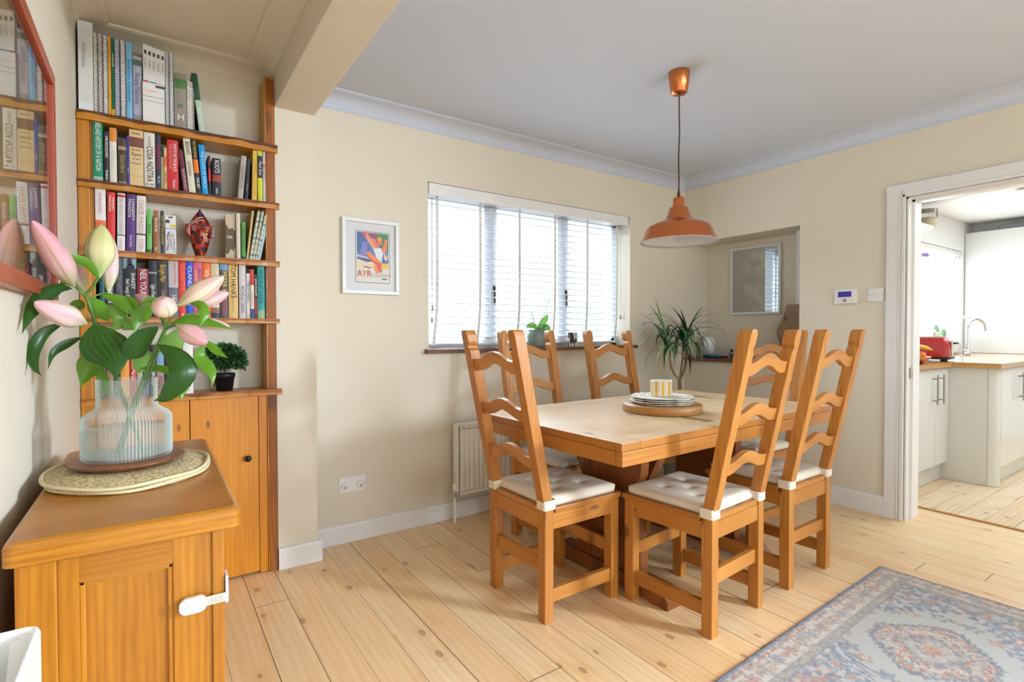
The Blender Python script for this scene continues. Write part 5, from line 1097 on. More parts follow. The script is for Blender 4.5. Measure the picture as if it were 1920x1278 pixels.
for fx in (.20, .80):
    c_ = MB().lathe([(.0001, .0), (.020, 0), (.020, .004), (.017, .010), (.0001, .012)], seg=28).build('child_cover', M['white'], so, Matrix.Translation((sw_ * fx, -.009, sh_ * .42)) @ Matrix.Rotation(R(90), 4, 'X'))
    MB().box((sw_ * fx - .002, -.0222, sh_ * .42 - .012), (sw_ * fx + .002, -.019, sh_ * .42 + .004)).build('cover_slot', plain('slot_grey', (110, 96, 86), .5), c_)
for fx in (.42, .54): MB().box((sw_ * fx, -.0115, sh_ * .62), (sw_ * fx + .012, -.009, sh_ * .88), .001).build('switch_rocker', M['white'], so)
for fx in (.06, .94): MB().lathe([(.0001, 0), (.003, 0), (.003, .001), (.0001, .001)], seg=12).build('screw', M['steel'], so, Matrix.Translation((sw_ * fx, -.009, sh_ * .5)) @ Matrix.Rotation(R(90), 4, 'X'))
def onright(px0, py0, px1, py1): a, b = U(px0, py1, 'x', XR - .01), U(px1, py0, 'x', XR - .01); return a, a.y - b.y, b.z - a.z
a, w_, h_ = onright(1566, 544, 1606, 569.5); hn_ = U(1566, 544, 'x', XR - .01).z - a.z
tm = empty('thermostat', (XR - .0003, a.y, a.z), 0, 'white wall thermostat with small blue-violet display', 'thermostat')
BR = Matrix(((0, 0, -1, 0), (-1, 0, 0, 0), (0, 1, 0, 0), (0, 0, 0, 1)))
MB().prism(rrect(0, 0, w_, hn_, .006), lambda a, b, d: (a, b, d), 0, .022).build('housing', M['white'], tm, BR)
MB().box((w_ * .17, hn_ * .46, .022), (w_ * .80, hn_ * .86, .0228)).build('display', M['blue_screen'], tm, BR)
MB().lathe([(.0001, 0), (.010, 0), (.009, .004), (.0001, .004)], (w_ * .5, hn_ * .22, .022), 24).build('dial', M['steel'], tm, BR)
a, w_, h_ = onright(1627.5, 540, 1657, 565.5); hn_ = U(1627.5, 541, 'x', XR - .01).z - a.z
ls = empty('light_switch', (XR - .0003, a.y, a.z), 0, 'square white light switch between the thermostat and the doorway', 'switch')
MB().prism(rrect(0, 0, w_, hn_, .003), lambda a, b, d: (a, b, d), 0, .010).build('plate', M['white'], ls, BR)
MB().box((w_ * .38, hn_ * .36, .010), (w_ * .60, hn_ * .62, .0145), .001).build('rocker', M['white'], ls, BR)
for fx in (.08, .92): MB().lathe([(.0001, 0), (.003, 0), (.003, .001), (.0001, .001)], (w_ * fx, hn_ * .5, .010), 12).build('screw', M['steel'], ls, BR)

# ------------------------------------------------------------------ niche shelf and its things
b0_, b1_ = U(1297, 668, 'x', 3.72), U(1503, 678, 'x', 3.72); NZ = .936
poly = [(3.722 + .003 * math.sin(k * .9), 2.83 - (2.83 - b1_.y) * k / 24) for k in range(25)] + [(XR - .001, b1_.y), (XR - .001, NY0 + .002), (NX - .001, NY0 + .002), (NX - .001, YB - .002), (XR + .002, YB - .002), (XR - .001, 2.83)]
sf = MB().prism(poly[::-1], lambda a, b, d: (a, b, d), NZ - .028, NZ, (0, 1, 0)).build('niche_shelf', M['sill']); tag(sf, 'live-edge wooden shelf board lining the bottom of the wall niche', 'shelf')
def onn(px, x=3.86): return U(px, 650, 'x', x).y
dm = empty('dome_lamp', (3.88, (onn(1317, 3.88) + onn(1340, 3.88)) / 2, NZ + .0004), 0, 'small white dome with wooden base at the plant end of the niche', 'diffuser')
r_ = abs(onn(1317, 3.88) - onn(1340, 3.88)) * .5 * .9
MB().lathe([(.0001, 0), (r_ * .86, 0), (r_ * .95, .022), (.0001, .022)], seg=36).build('base', M['oak'], dm)
Hd = U(1328, 631, 'x', 3.88).z - NZ; MB().lathe([(.0001, .0222), (r_, .0222)] + [(r_ * math.cos(R(t)) if t > 0 else r_, Hd - r_ + r_ * math.sin(R(t))) for t in range(0, 90, 10)] + [(.0001, Hd)], seg=36).build('dome', M['white'], dm)
blu = plain('turquoise_glaze', (24, 130, 170), .25)
ds = tag(MB().lathe([(.0001, 0), (.05, 0), (.085, .010), (.095, .018), (.093, .019), (.08, .013), (.0001, .005)], seg=40, sx=.7, sy=1.0).build('ceramic_dish', blu), 'flat turquoise dish in front of the white dome', 'dish'); ds.location = (3.792, onn(1336, 3.79), NZ + .0004)
jr = empty('glass_jar', (3.80, onn(1372, 3.80), NZ + .0004), 0, 'small glass jar with dark contents beside the turquoise dish', 'jar')
MB().lathe([(.0001, 0), (.026, 0), (.028, .01), (.028, .050), (.0001, .050)], seg=28).build('jar_body', M['vase'], jr); MB().lathe([(.0001, .012), (.022, .012), (.022, .045), (.0001, .045)], seg=24).build('contents', plain('dark_ink', (30, 26, 50), .3), jr)
MB().box((-.004, -.01, .050), (.004, -.002, .070)).box((-.004, .004, .050), (.004, .010, .074)).build('stopper', M['black'], jr)
wd_ = tag(MB().lathe([(.0001, 0), (.07, 0), (.09, .007), (.092, .013), (.0001, .009)], seg=40, sx=.6).build('wooden_dish', M['acacia']), 'shallow dark wooden dish behind the glass jar', 'dish'); wd_.location = (3.90, onn(1373, 3.90) + .02, NZ + .0004)
ya, yb = U(1456, 625, 'x', 3.93).y, NY0 + .008
zt_ = U(1500, 571, 'x', 3.93).z; zs = lambda py: U(1470, py, 'x', 3.93).z
def yy(px): return U(px, 600, 'x', 3.93).y
lp = [(yy(1474), zs(571)), (yy(1469), zs(590)), (yy(1462), zs(606)), (yy(1456.5), zs(619)), (yy(1457), zs(630)), (yy(1462), zs(642)), (yy(1461), zs(652)), (yy(1464), NZ + .002), (yb, NZ + .002), (yb, zs(571) + .002)]
sp2 = smoothpath([(a, b, 0) for a, b in lp[:8]], 40); poly = [(q.x, q.y) for q in sp2] + lp[8:]
ol = MB().prism(poly, lambda a, b, d: (3.93 + d, a, b), 0, .022, (0, 0, 1)).build('serving_slab', M['olive']); tag(ol, 'tall olive-wood slab with wavy edge standing in the niche', 'board')

# ------------------------------------------------------------------ things on the window sill
SZ_ = 1.0465
oc_ = U(1012, 640, 'y', 2.872); oo = empty('potted_orchid', (U(1012.5, 640, 'y', 2.868).x, 2.868 + .012, SZ_), 0, 'orchid with three leaves in a grey-green glazed pot on the window sill', 'plant')
rp = (U(1031, 620, 'y', 2.872).x - U(994, 620, 'y', 2.872).x) / 2 * .80
oo.location.y = 2.955 - rp - .06 if False else 2.888
oo.location.y = 2.836 + rp * 1.0
MB().lathe([(.0001, 0), (rp * .86, 0), (rp * .94, .02), (rp, .07), (rp * .98, .118), (rp * .90, .118), (rp * .9, .10), (.0001, .10)], seg=40).build('pot', plain('grey_green_glaze', (126, 140, 132), .35), oo)
def blade(pts, w, mat, parent, M4=None, nm='leaf', n=12, cup=.2, updir=(0, 0, 1)):
    P = smoothpath(pts, n); v = []; f = []
    for i, p in enumerate(P):
        t = i / (n - 1); tan = (P[min(i + 1, n - 1)] - P[max(i - 1, 0)]).normalized(); s = tan.cross(Vector(updir)); s = s.normalized() if s.length > .05 else Vector((1, 0, 0)); nr = s.cross(tan)
        ww = w / 2 * math.sin(math.pi * min(.985, .12 + .87 * t)) ** .7
        for u in (-1, 0, 1): v.append(p + s * u * ww + nr * abs(u) * ww * cup)
    for i in range(n - 1):
        for j in (0, 1): f.append((i * 3 + j, i * 3 + j + 1, i * 3 + j + 4, i * 3 + j + 3))
    m = MB(); uvgeo(m, v, f, [(q / (3 * n), .5) for q in range(3 * n)]); return m.build(nm, mat, parent, M4)
OL = leafmat('orchid_leaf', lin(70, 130, 70), lin(110, 164, 96), lin(120, 170, 110))
blade([(0, 0, .10), (-.03, -.01, .14), (-.07, -.02, .145), (-.105, -.02, .135)], .045, OL, oo, updir=(0, -1, .35)); blade([(0, 0, .10), (.03, .0, .14), (.07, .0, .19), (.095, .0, .225)], .048, OL, oo, updir=(0, -1, .35)); blade([(0, 0, .10), (.03, -.02, .125), (.07, -.03, .13), (.10, -.03, .115)], .055, OL, oo, updir=(0, -1, .35))
MB().tube([(.0, .0, .10), (-.015, .0, .15), (-.03, 0, .19), (-.045, 0, .23)], .0022, 6).tube([(.01, 0, .10), (.05, .0, .2), (.09, .0, .28), (.115, 0, .335)], .0016, 6).tube([(-.01, 0, .105), (-.09, -.02, .12), (-.12, -.03, .095)], .0015, 6).build('aerial_stem', STEM, oo)
nb = NB('zebra_marble'); v = nb.vec((26, 26, 9), 'Object'); wv = nb.n('TexNoise', Vector=v, Scale=1.0, Detail=2.0, Distortion=2.5)
zb_m = nb.pbr(nb.ramp(wv.outputs[0], [(.49, lin(52, 42, 48)), (.53, lin(224, 222, 222))]), .35)
tc_x = (U(1067, 630, 'y', 2.872).x + U(1084, 630, 'y', 2.872).x) / 2
t_ = empty('tealight_holder', (tc_x, 2.885, SZ_), 0, 'black and white veined stone tealight holder on the window sill', 'candle holder')
MB().lathe([(.0001, 0), (.033, 0), (.036, .05), (.034, .098), (.024, .098), (.022, .07), (.0001, .07)], seg=9, smooth=False).build('stone_body', zb_m, t_)

# ------------------------------------------------------------------ dragon tree in the corner
dxp, dyp = 3.33, 2.585
dr = empty('dragon_tree', (dxp, dyp, 0), 0, 'spiky dragon tree standing in the corner behind the dining table', 'plant')
MB().lathe([(.0001, 0), (.12, 0), (.15, .26), (.155, .30), (.14, .30), (.135, .27), (.0001, .27)], seg=40).build('pot', plain('grey_planter', (150, 146, 140), .6), dr)
BRK = wood('plant_bark', lin(168, 142, 108), lin(110, 88, 62), knots=0, rough=.8)
fork = Vector((-.02, 0, .78)); heads = [Vector((-.135, .03, 1.06)), Vector((-.03, -.05, 1.07)), Vector((.075, 0, 1.13))]
MB().tube([(0, 0, .27), (.01, 0, .45), (-.01, 0, .62), tuple(fork)], [.018, .016, .014, .014], 10).build('trunk', BRK, dr)
for i, h_ in enumerate(heads): MB().tube(smoothpath([fork, fork.lerp(h_, .35) + Vector((-.03 + .03 * i, 0, -.02)), h_], 10), .0085, 8).build('branch', BRK, dr)
DL = [plain('dragon_leaf_dark', (24, 62, 36), .4), plain('dragon_leaf', (58, 118, 62), .4), plain('dragon_leaf_light', (110, 158, 90), .4)]
rr = random.Random(9)
for hi, h_ in enumerate(heads):
    m = MB()
    for k in range(38):
        a = rr.uniform(0, 2 * math.pi); el = rr.uniform(-.2, 1.25); L = rr.uniform(.24, .36); d = Vector((math.cos(a), math.sin(a), 0)); P = []; p = Vector(h_) + Vector((0, 0, rr.uniform(-.05, .05))); ang = el; n = 12
        droop = rr.uniform(1.6, 2.9) if el < 1.0 else rr.uniform(.6, 1.8)
        if hi == 0 and k == 0: ang, d, droop, L = .95, Vector((-.85, -.3, 0)).normalized(), .2, .38
        for i in range(n):
            P.append(Vector((min(p.x, .40), min(p.y, .275), p.z))); p = p + (d * math.cos(ang) + Vector((0, 0, 1)) * math.sin(ang)) * L / (n - 1); ang -= droop * (1.1 if i > 2 else .5) / (n - 1); ang = max(ang, -1.45)
        v = []; s = Vector((-d.y, d.x, 0)); wz = rr.uniform(.006, .009)
        for i, q in enumerate(P):
            t = i / (n - 1); w_ = wz * (.6 + .4 * min(1, t * 5)) * (1 - t ** 3) + .0003; v += [q - s * w_, q + Vector((0, 0, -.0015)), q + s * w_]
        off = len(m.v); m.geo(v, [(i * 3 + j, i * 3 + j + 1, i * 3 + j + 4, i * 3 + j + 3) for i in range(n - 1) for j in (0, 1)], d, rr.choice((0, 0, 1, 1, 2)), True)
    m.build('leaf_crown', DL, dr)

# ------------------------------------------------------------------ rug
RC = Vector((2.915, 1.092)); RA = R(2.4); RLx, RLy = 2.15, 1.55       # corner, turn, size (x leftwards, y toward the camera)
Wn, Ln = 430, 310
xs_ = np.linspace(0, 1, Wn + 1); ys_ = np.linspace(0, 1, Ln + 1); gx, gy = np.meshgrid(xs_, ys_)
ux, uy = gx * RLx, gy * RLy                     # metres from the far corner
rng = np.random.RandomState(3)
def vnoise(x, y, s, seed=0):
    g = np.random.RandomState(seed).rand(128, 128); x = x * s; y = y * s; xi = np.floor(x).astype(int); yi = np.floor(y).astype(int); fx = x - xi; fy = y - yi; fx = fx * fx * (3 - 2 * fx); fy = fy * fy * (3 - 2 * fy)
    q = lambda a, b: g[(xi + a) % 128, (yi + b) % 128]; return q(0, 0) * (1 - fx) * (1 - fy) + q(1, 0) * fx * (1 - fy) + q(0, 1) * (1 - fx) * fy + q(1, 1) * fx * fy
CR, GY, BL, BD, ORG, TN = [np.array(lin(*c)) for c in ((214, 206, 196), (186, 184, 178), (132, 150, 172), (96, 110, 134), (198, 128, 96), (176, 158, 136))]
edge = np.minimum(np.minimum(ux, RLx - ux), np.minimum(uy, RLy - uy))
jx, jy = ux + (vnoise(ux, uy, 60, 1) - .5) * .012, uy + (vnoise(ux, uy, 60, 2) - .5) * .012
f1, f2, f3 = vnoise(ux, uy, 70, 3), vnoise(ux, uy, 110, 4), vnoise(ux, uy, 30, 5)
C = np.zeros((Ln + 1, Wn + 1, 3)) + GY
def put(mask, c, a=1.0):
    w_ = (mask * a)[..., None]; C[:] = C * (1 - w_) + c * w_
fmask = lambda t: (t).astype(float)
along = np.where(np.minimum(ux, RLx - ux) < np.minimum(uy, RLy - uy), uy, ux)
cell = .105
# outer bands
put(fmask(edge < .112), CR)
def florets(e0, e1, step, size, cols, ph=0.0):
    band = (edge >= e0) & (edge < e1); ec = (e0 + e1) / 2; t = ((along + ph) % step) - step / 2; idx = np.floor((along + ph) / step).astype(int)
    r = np.hypot(t + (f1 - .5) * .012, (edge - ec) + (f2 - .5) * .012); ang = np.arctan2(edge - ec, t); rr_ = size * (1 + .3 * np.cos(5 * ang))
    for k, c in enumerate(cols): mm = band & (r < rr_) & (idx % len(cols) == k); put(fmask(mm), c, .75); put(fmask(band & (r < rr_ * .5) & (idx % len(cols) == k)), CR, .7); put(fmask(band & (r < rr_ * .24)), BD, .7)
    put(fmask(band & (r > rr_) & (r < rr_ * 1.25)), BD, .4)
put(fmask((edge > .018) & (edge < .036) & (f1 > .42)), ORG, .6); put(fmask((edge > .018) & (edge < .036) & (f2 > .6)), BD, .5)
florets(.036, .104, .084, .020, [ORG, BL, TN]); florets(.036, .104, .084, .011, [TN, ORG], .042)
put(fmask((edge > .036) & (edge < .108) & (f1 > .70)), BL, .5); put(fmask((edge > .036) & (edge < .108) & (f2 > .72)), TN, .6); put(fmask((edge > .036) & (edge < .108) & (vnoise(ux, uy, 95, 14) > .76)), ORG, .5)
put(fmask((edge > .110) & (edge < .138)), TN, .45); put(fmask((edge > .110) & (edge < .138) & (f2 > .5)), BD, .38); put(fmask((np.abs(edge - .111) < .0026) | (np.abs(edge - .138) < .0026)), BD, .55)
put(fmask(edge < .016), BL); put(fmask((edge < .016) & (f2 > .55)), BD, .6)
# field: repeated medallions with stepped corner pieces and small motifs
dx = np.abs((ux - .645 + .43) % .86 - .43); dy = np.abs((uy - .375 + .40) % .80 - .40); field = edge > .140
q = dx / .43 + dy / .40; stepn = .10 * (((jx * 34) % 1) - .5) + .10 * (f3 - .5)
corner = field & (q + stepn > 1.0); put(fmask(corner), BL, .75); put(fmask(corner & (f1 > .48)), GY, .65); put(fmask(corner & (f2 > .58)), BD, .55); put(fmask(corner & (f3 > .60) & (f1 > .40)), ORG, .5); put(fmask(corner & (vnoise(ux, uy, 60, 15) > .66)), CR, .6)
put(fmask(field & (np.abs(q + stepn - 1.0) < .022)), BD, .6)
jag = .09 * (((np.arctan2(dy, dx) * 7) % 1) - .5) + .06 * (f3 - .5)
dia = np.maximum(dx / .235 + dy / .235, 1.12 * np.maximum(dx / .225, dy / .20)) + jag; med = dia < 1.0
put(fmask(med), TN, .6); put(fmask(med & (f1 > .40)), ORG, .78); put(fmask(med & (f2 > .52)), GY, .75); put(fmask(med & (vnoise(ux, uy, 90, 8) > .58)), BD, .6)
put(fmask(np.abs(dia - 1.0) < .05), BD, .6); put(fmask((np.abs(dia - .70) < .03)), CR, .55); put(fmask((dia < .45) & (f1 > .4)), GY, .7); put(fmask((np.abs(dia - .45) < .035)), BD, .5); put(fmask((dia < .18)), ORG, .6)
for (a, b, s, c) in ((.05, .27, .020, TN), (.12, .24, .016, ORG), (.24, .13, .018, ORG), (.29, .05, .022, BD), (.20, .19, .020, BD), (.33, .12, .014, TN), (.30, .0, .014, ORG), (.02, .32, .022, BD)):
    r = np.hypot((dx - a) + (f1 - .5) * .009, (dy - b) * .8 + (f2 - .5) * .009); an = np.arctan2(dy - b, dx - a); ww = s * (1 + .35 * np.cos(5 * an)); ok = field & ~corner & ~med
    put(fmask(ok & (r < ww)), c, .6); put(fmask(ok & (r < ww * .5) & (f1 > .45)), CR, .6); put(fmask(ok & (np.abs(r - ww) < .003)), BD, .4)
C *= (.93 + .14 * rng.rand(Ln + 1, Wn + 1))[..., None]
V = np.stack([-ux, -uy, .008 + .0012 * vnoise(ux, uy, 80, 11) - .004 * (edge < .004)], -1).reshape(-1, 3)
idx = (np.arange(Ln)[:, None] * (Wn + 1) + np.arange(Wn)[None]).reshape(-1); F = np.stack([idx, idx + Wn + 1, idx + Wn + 2, idx + 1], -1)
me = bpy.data.meshes.new('rug'); nv = len(V); skirtv = []
me.from_pydata(V.tolist() + [(0, 0, 0.0005), (-RLx, 0, 0.0005), (-RLx, -RLy, 0.0005), (0, -RLy, 0.0005)], [], F.tolist() + [[nv, nv + 1, Wn, 0], [nv + 1, nv + 2, nv - 1, Wn], [nv + 2, nv + 3, Ln * (Wn + 1), nv - 1], [nv + 3, nv, 0, Ln * (Wn + 1)]])
ca = me.color_attributes.new('weave', 'FLOAT_COLOR', 'POINT'); buf = np.ones((nv + 4, 4)); buf[:nv, :3] = C.reshape(-1, 3); buf[nv:, :3] = BL; ca.data.foreach_set('color', buf.ravel())
nb = NB('rug_weave'); at = nb.n('VertexColor'); at.layer_name = 'weave'; v = nb.vec((1, 1, 1), 'Object'); n1 = nb.noise(v, 420, 2); n2 = nb.noise(v, 900, 1)
me.materials.append(nb.pbr(nb.mix(nb.math('MULTIPLY', n1, .35), at.outputs[0], (.42, .41, .39)), .95, n2, .5, .003))
rug = bpy.data.objects.new('rug', me); COL.objects.link(rug); rug.location = (RC.x, RC.y, .0005); rug.rotation_euler = (0, 0, RA); tag(rug, 'faded grey, blue and rust Persian style rug on the floorboards', 'rug')
me.polygons.foreach_set('use_smooth', [True] * len(me.polygons))
#@@PART4
# ------------------------------------------------------------------ kitchen
KY = 1.985; KXE = 7.62; KZ = 2.34
w = MB(); kwx0, kwx1, kwz0, kwz1 = 5.25, 7.30, 1.02, 2.02
w.box((NX + .13, KY, 0), (kwx0, KY + .12, 2.6)); w.box((XR + .18, 1.8535, 0), (XR + .19, 1.856, .01)); w.box((kwx1, KY, 0), (KXE + .1, KY + .12, 2.6)); w.box((kwx0, KY, 0), (kwx1, KY + .12, kwz0)); w.box((kwx0, KY, kwz1), (kwx1, KY + .12, 2.6)); struct(w.build('wall_kitchen_window', M['kwhite']))
struct(MB().box((NX + .12, NY0 - .07, 0), (NX + .14, KY + .12, 2.6)).box((XR + .185, 1.853, 0), (NX + .14, KY + .05, 2.6)).build('wall_kitchen_corner', M['kwhite']))
struct(MB().box((KXE, -1.6, 0), (KXE + .1, KY, 2.6)).build('wall_kitchen_end', M['kwhite']))
struct(MB().box((XR + .18, -1.6, 0), (KXE + .1, -1.5, 2.6)).build('wall_kitchen_near', M['kwhite']))
struct(MB().box((XR + .17, -1.6, KZ), (KXE + .1, KY + .1, 2.6)).build('ceiling_kitchen', M['kwhite']))
wn = empty('window_2'); wn['kind'] = 'structure'
m = MB()
for a, b in ((kwx0, kwx0 + .05), (kwx1 - .05, kwx1), (6.25, 6.35)): m.box((a, KY + .05, kwz0), (b, KY + .1, kwz1))
m.box((kwx0, KY + .05, kwz0), (kwx1, KY + .1, kwz0 + .05)); m.box((kwx0, KY + .05, kwz1 - .05), (kwx1, KY + .1, kwz1)); struct(m.build('window_frame', M['pvc'], wn))
struct(MB().box((kwx0, KY + .07, kwz0), (kwx1, KY + .075, kwz1)).build('window_pane', M['glass'], wn))
nb = NB('sheer_blind_fabric'); d = nb.n('BsdfDiffuse', Color=(.93, .93, .93, 1)); t_ = nb.n('BsdfTranslucent', Color=(.95, .95, .95, 1)); mx = nb.n('MixShader', Fac=.55); nb.t.links.new(d.outputs[0], mx.inputs[1]); nb.t.links.new(t_.outputs[0], mx.inputs[2]); nb.t.links.new(mx.outputs[0], nb.out.inputs[0])
kb = empty('vertical_blind', ((kwx0 + kwx1) / 2, KY + .02, kwz0), 0, 'white vertical blind drawn across the kitchen window', 'blind'); IK = inv(kb)
MB().box((kwx0 + .01, KY + .005, kwz1 - .05), (kwx1 - .01, KY + .035, kwz1 - .005), .002).build('head_rail', M['white'], kb, IK)
for i in range(22):
    x = kwx0 + .05 + i * (kwx1 - kwx0 - .1) / 21; MB().box((-.048, -.0006, kwz0 + .03), (.048, .0006, kwz1 - .05)).build('vane', nb.m, kb, IK @ Matrix.Translation((x, KY + .022, 0)) @ Matrix.Rotation(R(12), 4, 'Z'))
for px in (1740, 1770):
    x = U(px, 600, 'y', KY - .003).x; m = MB()
    for i in range(26): m.ball((x, KY - .004, 1.16 + i * .032), .005, 8, 6)
    m.build('bead_chain', plain('chain_grey', (150, 150, 156), .4), kb, IK)
WT = .912
def kdoor(parent, x0, x1, y, z0, z1, nm='door', handle=None, Mx=None):
    d = MB().box((x0, y, z0), (x1, y + .018, z1), .003).build(nm, M['kdoor'], parent, Mx)
    if handle is not None:
        m = MB(); hz1 = z1 - .04; hz0 = hz1 - .22; m.tube([(handle, y - .032, hz0), (handle, y - .032, hz1)], .006, 10); m.tube([(handle, y - .032, hz0 + .03), (handle, y, hz0 + .03)], .0045, 8); m.tube([(handle, y - .032, hz1 - .03), (handle, y, hz1 - .03)], .0045, 8); m.build('handle', M['steel'], d, Mx)
    return d
FY = 1.455; PX = 5.10; GY_ = 1.165
hx1, hx2 = U(1758, 720, 'y', FY - .03).x, U(1769.5, 720, 'y', FY - .03).x; xm = (hx1 + hx2) / 2
bu = empty('base_unit', (4.5, 1.72, 0), 0, 'white gloss base unit under the toaster with two bar handles', 'cabinet'); I = inv(bu)
MB().box((XR + .20, FY + .02, .13), (PX - .001, 1.845, WT - .04)).build('carcass', M['kdoor'], bu, I); MB().box((XR + .20, FY + .045, 0), (PX - .001, FY + .06, .13)).build('plinth', M['kdoor'], bu, I)
kdoor(bu, XR + .205, xm - .002, FY, .14, WT - .045, handle=hx1, Mx=I); kdoor(bu, xm + .002, PX - .002, FY, .14, WT - .045, handle=hx2, Mx=I)
b2 = empty('corner_unit', (6.2, 1.55, 0), 0, 'deeper white gloss kitchen unit with rounded corner post and plain side panel', 'cabinet'); I = inv(b2)
MB().box((PX, GY_ + .06, 0), (PX + .018, KY - .002, WT - .04)).build('side_panel', M['kdoor'], b2, I)
pp_ = [(PX, GY_ + .0585)] + [(PX + .055 - .055 * math.cos(R(t)), GY_ + .055 - .055 * math.sin(R(t))) for t in range(0, 91, 10)] + [(PX + .075, GY_), (PX + .075, GY_ + .0585)]
MB().prism(pp_, lambda a, b, d: (a, b, d), 0, WT - .04, (0, 0, 1), 0, True).build('corner_post', M['kdoor'], b2, I)
MB().box((PX + .02, GY_ + .06, .13), (KXE - .03, KY - .002, WT - .04)).build('carcass', M['kdoor'], b2, I); MB().box((PX + .08, GY_ + .05, 0), (KXE - .03, GY_ + .058, .13)).build('plinth', M['kdoor'], b2, I)
ks = [PX + .077, PX + .55, 6.14, 6.62, 7.1, 7.58]
for i in range(5): kdoor(b2, ks[i] + .0015, ks[i + 1] - .0015, GY_ + .0, .14, WT - .045, handle=(ks[i + 1] - .04 if i % 2 == 0 else ks[i] + .04), Mx=I)
poly = [(XR + .20, FY - .022), (PX - .02, FY - .022), (PX - .02, GY_ - .02), (KXE - .002, GY_ - .02), (KXE - .002, KY - .003), (NX + .143, KY - .003), (NX + .143, 1.85), (XR + .20, 1.85)]
wt = MB().prism(poly, lambda a, b, d: (a, b, d), WT - .038, WT, (1, 0, 0)).build('worktop', M['worktop']); tag(wt, 'L-shaped wood-edged kitchen worktop over the white units', 'worktop')
tu = empty('tall_unit', (7.4, .9, 0), 0, 'tall flat white cabinet rising beyond the kitchen sink', 'cabinet'); I = inv(tu)
TX = 7.38; MB().box((TX + .02, -.4, WT + .001), (KXE - .001, KY - .005, 2.22)).build('carcass', M['kdoor'], tu, I)
for a, b in ((1.26, KY - .005), (.6, 1.256), (-.06, .596)): MB().box((TX, a, WT + .003), (TX + .019, b, 2.22), .002).build('door', M['kdoor'], tu, I)
for i in range(3):
    y = 1.55 - i * .42; tag(MB().box((TX + .03, y - .16, 2.2206), (TX + .2, y + .16, 2.27), .006).build('storage_box', plain('grey_box', (120, 124, 128), .6)), ['grey storage box atop the tall cabinet, nearest the window wall', 'grey storage box atop the tall cabinet, middle one', 'grey storage box atop the tall cabinet, nearest the doorway edge'][i], 'box', 'storage boxes on the tall cabinet')
# toaster
tcx, tcy = U(1737, 668, 'z', WT + .01).x, 1.64; rz = math.atan2(tcy, tcx) + R(90) - R(8)
tcx = 1.64 / (U(1738, 660, 'x', 5).y / 5)
tt = empty('toaster', (tcx, tcy, WT + .0006), rz, 'glossy red four-slice toaster with chrome end on the kitchen worktop', 'toaster')
RDm = plain('toaster_red', (176, 16, 34), .16, 0.0, Coat__Weight=1.0); tl, tw, tz0, tz1 = .165, .13, .034, .190
m = MB(); lv = [(0, tz0), (0, tz0 + .01), (-.003, .10), (-.010, .16), (-.020, .18), (-.034, tz1)]; rr_ = rrect(-tl, -tw, tl, tw, .035, 6); n = len(rr_); v = []
for off, z in lv: v += [(x - math.copysign(-off, x), y - math.copysign(-off, y), z) for x, y in rr_]
m.geo(v, [(i * n + k, i * n + (k + 1) % n, (i + 1) * n + (k + 1) % n, (i + 1) * n + k) for i in range(len(lv) - 1) for k in range(n)], (1, 0, 0), 0, True); m.build('body', RDm, tt)
MB().prism([(x * .80, y * .76) for x, y in rr_], lambda a, b, d: (a, b, d), tz1 - .002, tz1 + .004).build('top_plate', M['chrome'], tt)
for y in (-.05, .05): MB().box((-.1, y - .012, tz1 + .004), (.1, y + .012, tz1 + .0048)).build('bread_slot', M['black'], tt)
MB().prism([(x * .99, y * .99) for x, y in rr_], lambda a, b, d: (a, b, d), .014, tz0).build('base', M['black'], tt)
for a in (-1, 1):
    for b in (-1, 1): MB().lathe([(.0001, 0), (.012, 0), (.013, .014), (.0001, .014)], (a * .11, b * .08, 0), 16).build('foot', M['black'], tt)
MB().box((-tl - .012, -.085, tz0 + .004), (-tl + .004, .085, .165), .005).build('control_panel', M['chrome'], tt)
for y in (-.045, .045):
    MB().box((-tl - .03, y - .02, .135), (-tl - .012, y + .02, .147), .004).build('lever', M['black'], tt); MB().tube([(-tl - .012, y, .06), (-tl - .034, y, .06)], [.014, .012], 16).build('dial', M['chrome'], tt)
# fruit
fb = U(1712, 676, 'z', WT + .04); fx, fy = 4.62, 4.62 * (U(1713, 660, 'x', 5).y / 5)
fy = min(fy, 1.55)
bw = tag(MB().lathe([(.0001, 0), (.045, 0), (.09, .03), (.105, .052), (.102, .053), (.085, .034), (.0001, .008)], seg=36).build('fruit_bowl', M['copper']), 'fruit bowl beside the toaster, mostly hidden by the door jamb', 'bowl'); bw.location = (fx, fy, WT + .0006)
ORm = plain('orange_peel', (236, 130, 30), .5); BNm = plain('banana_skin', (232, 190, 60), .5)
for i, (a, b, c) in enumerate(((.035, -.03, .058), (-.04, -.02, .058), (.0, .045, .058))):
    o = tag(MB().ball((0, 0, 0), .036, 20, 14, scale=(1, 1, .93)).build('tangerine', ORm), ['orange tangerine peeping out beside the door jamb', 'tangerine at the jamb side of the fruit bowl', 'tangerine at the wall side of the fruit bowl'][i], 'tangerine', 'tangerines in the fruit bowl'); o.location = (fx + a, fy + b, WT + c)
m = MB(); m.tube(smoothpath([(-.08, 0, .0), (-.03, 0, .018), (.04, 0, .02), (.10, 0, .0)], 12), [.006, .014, .016, .017, .018, .018, .018, .017, .016, .014, .009, .004], 10); o = m.build('banana', BNm); o.location = (fx, fy - .01, WT + .102); o.rotation_euler = (0, 0, R(-60)); tag(o, 'yellow banana lying on top of the tangerines', 'banana')
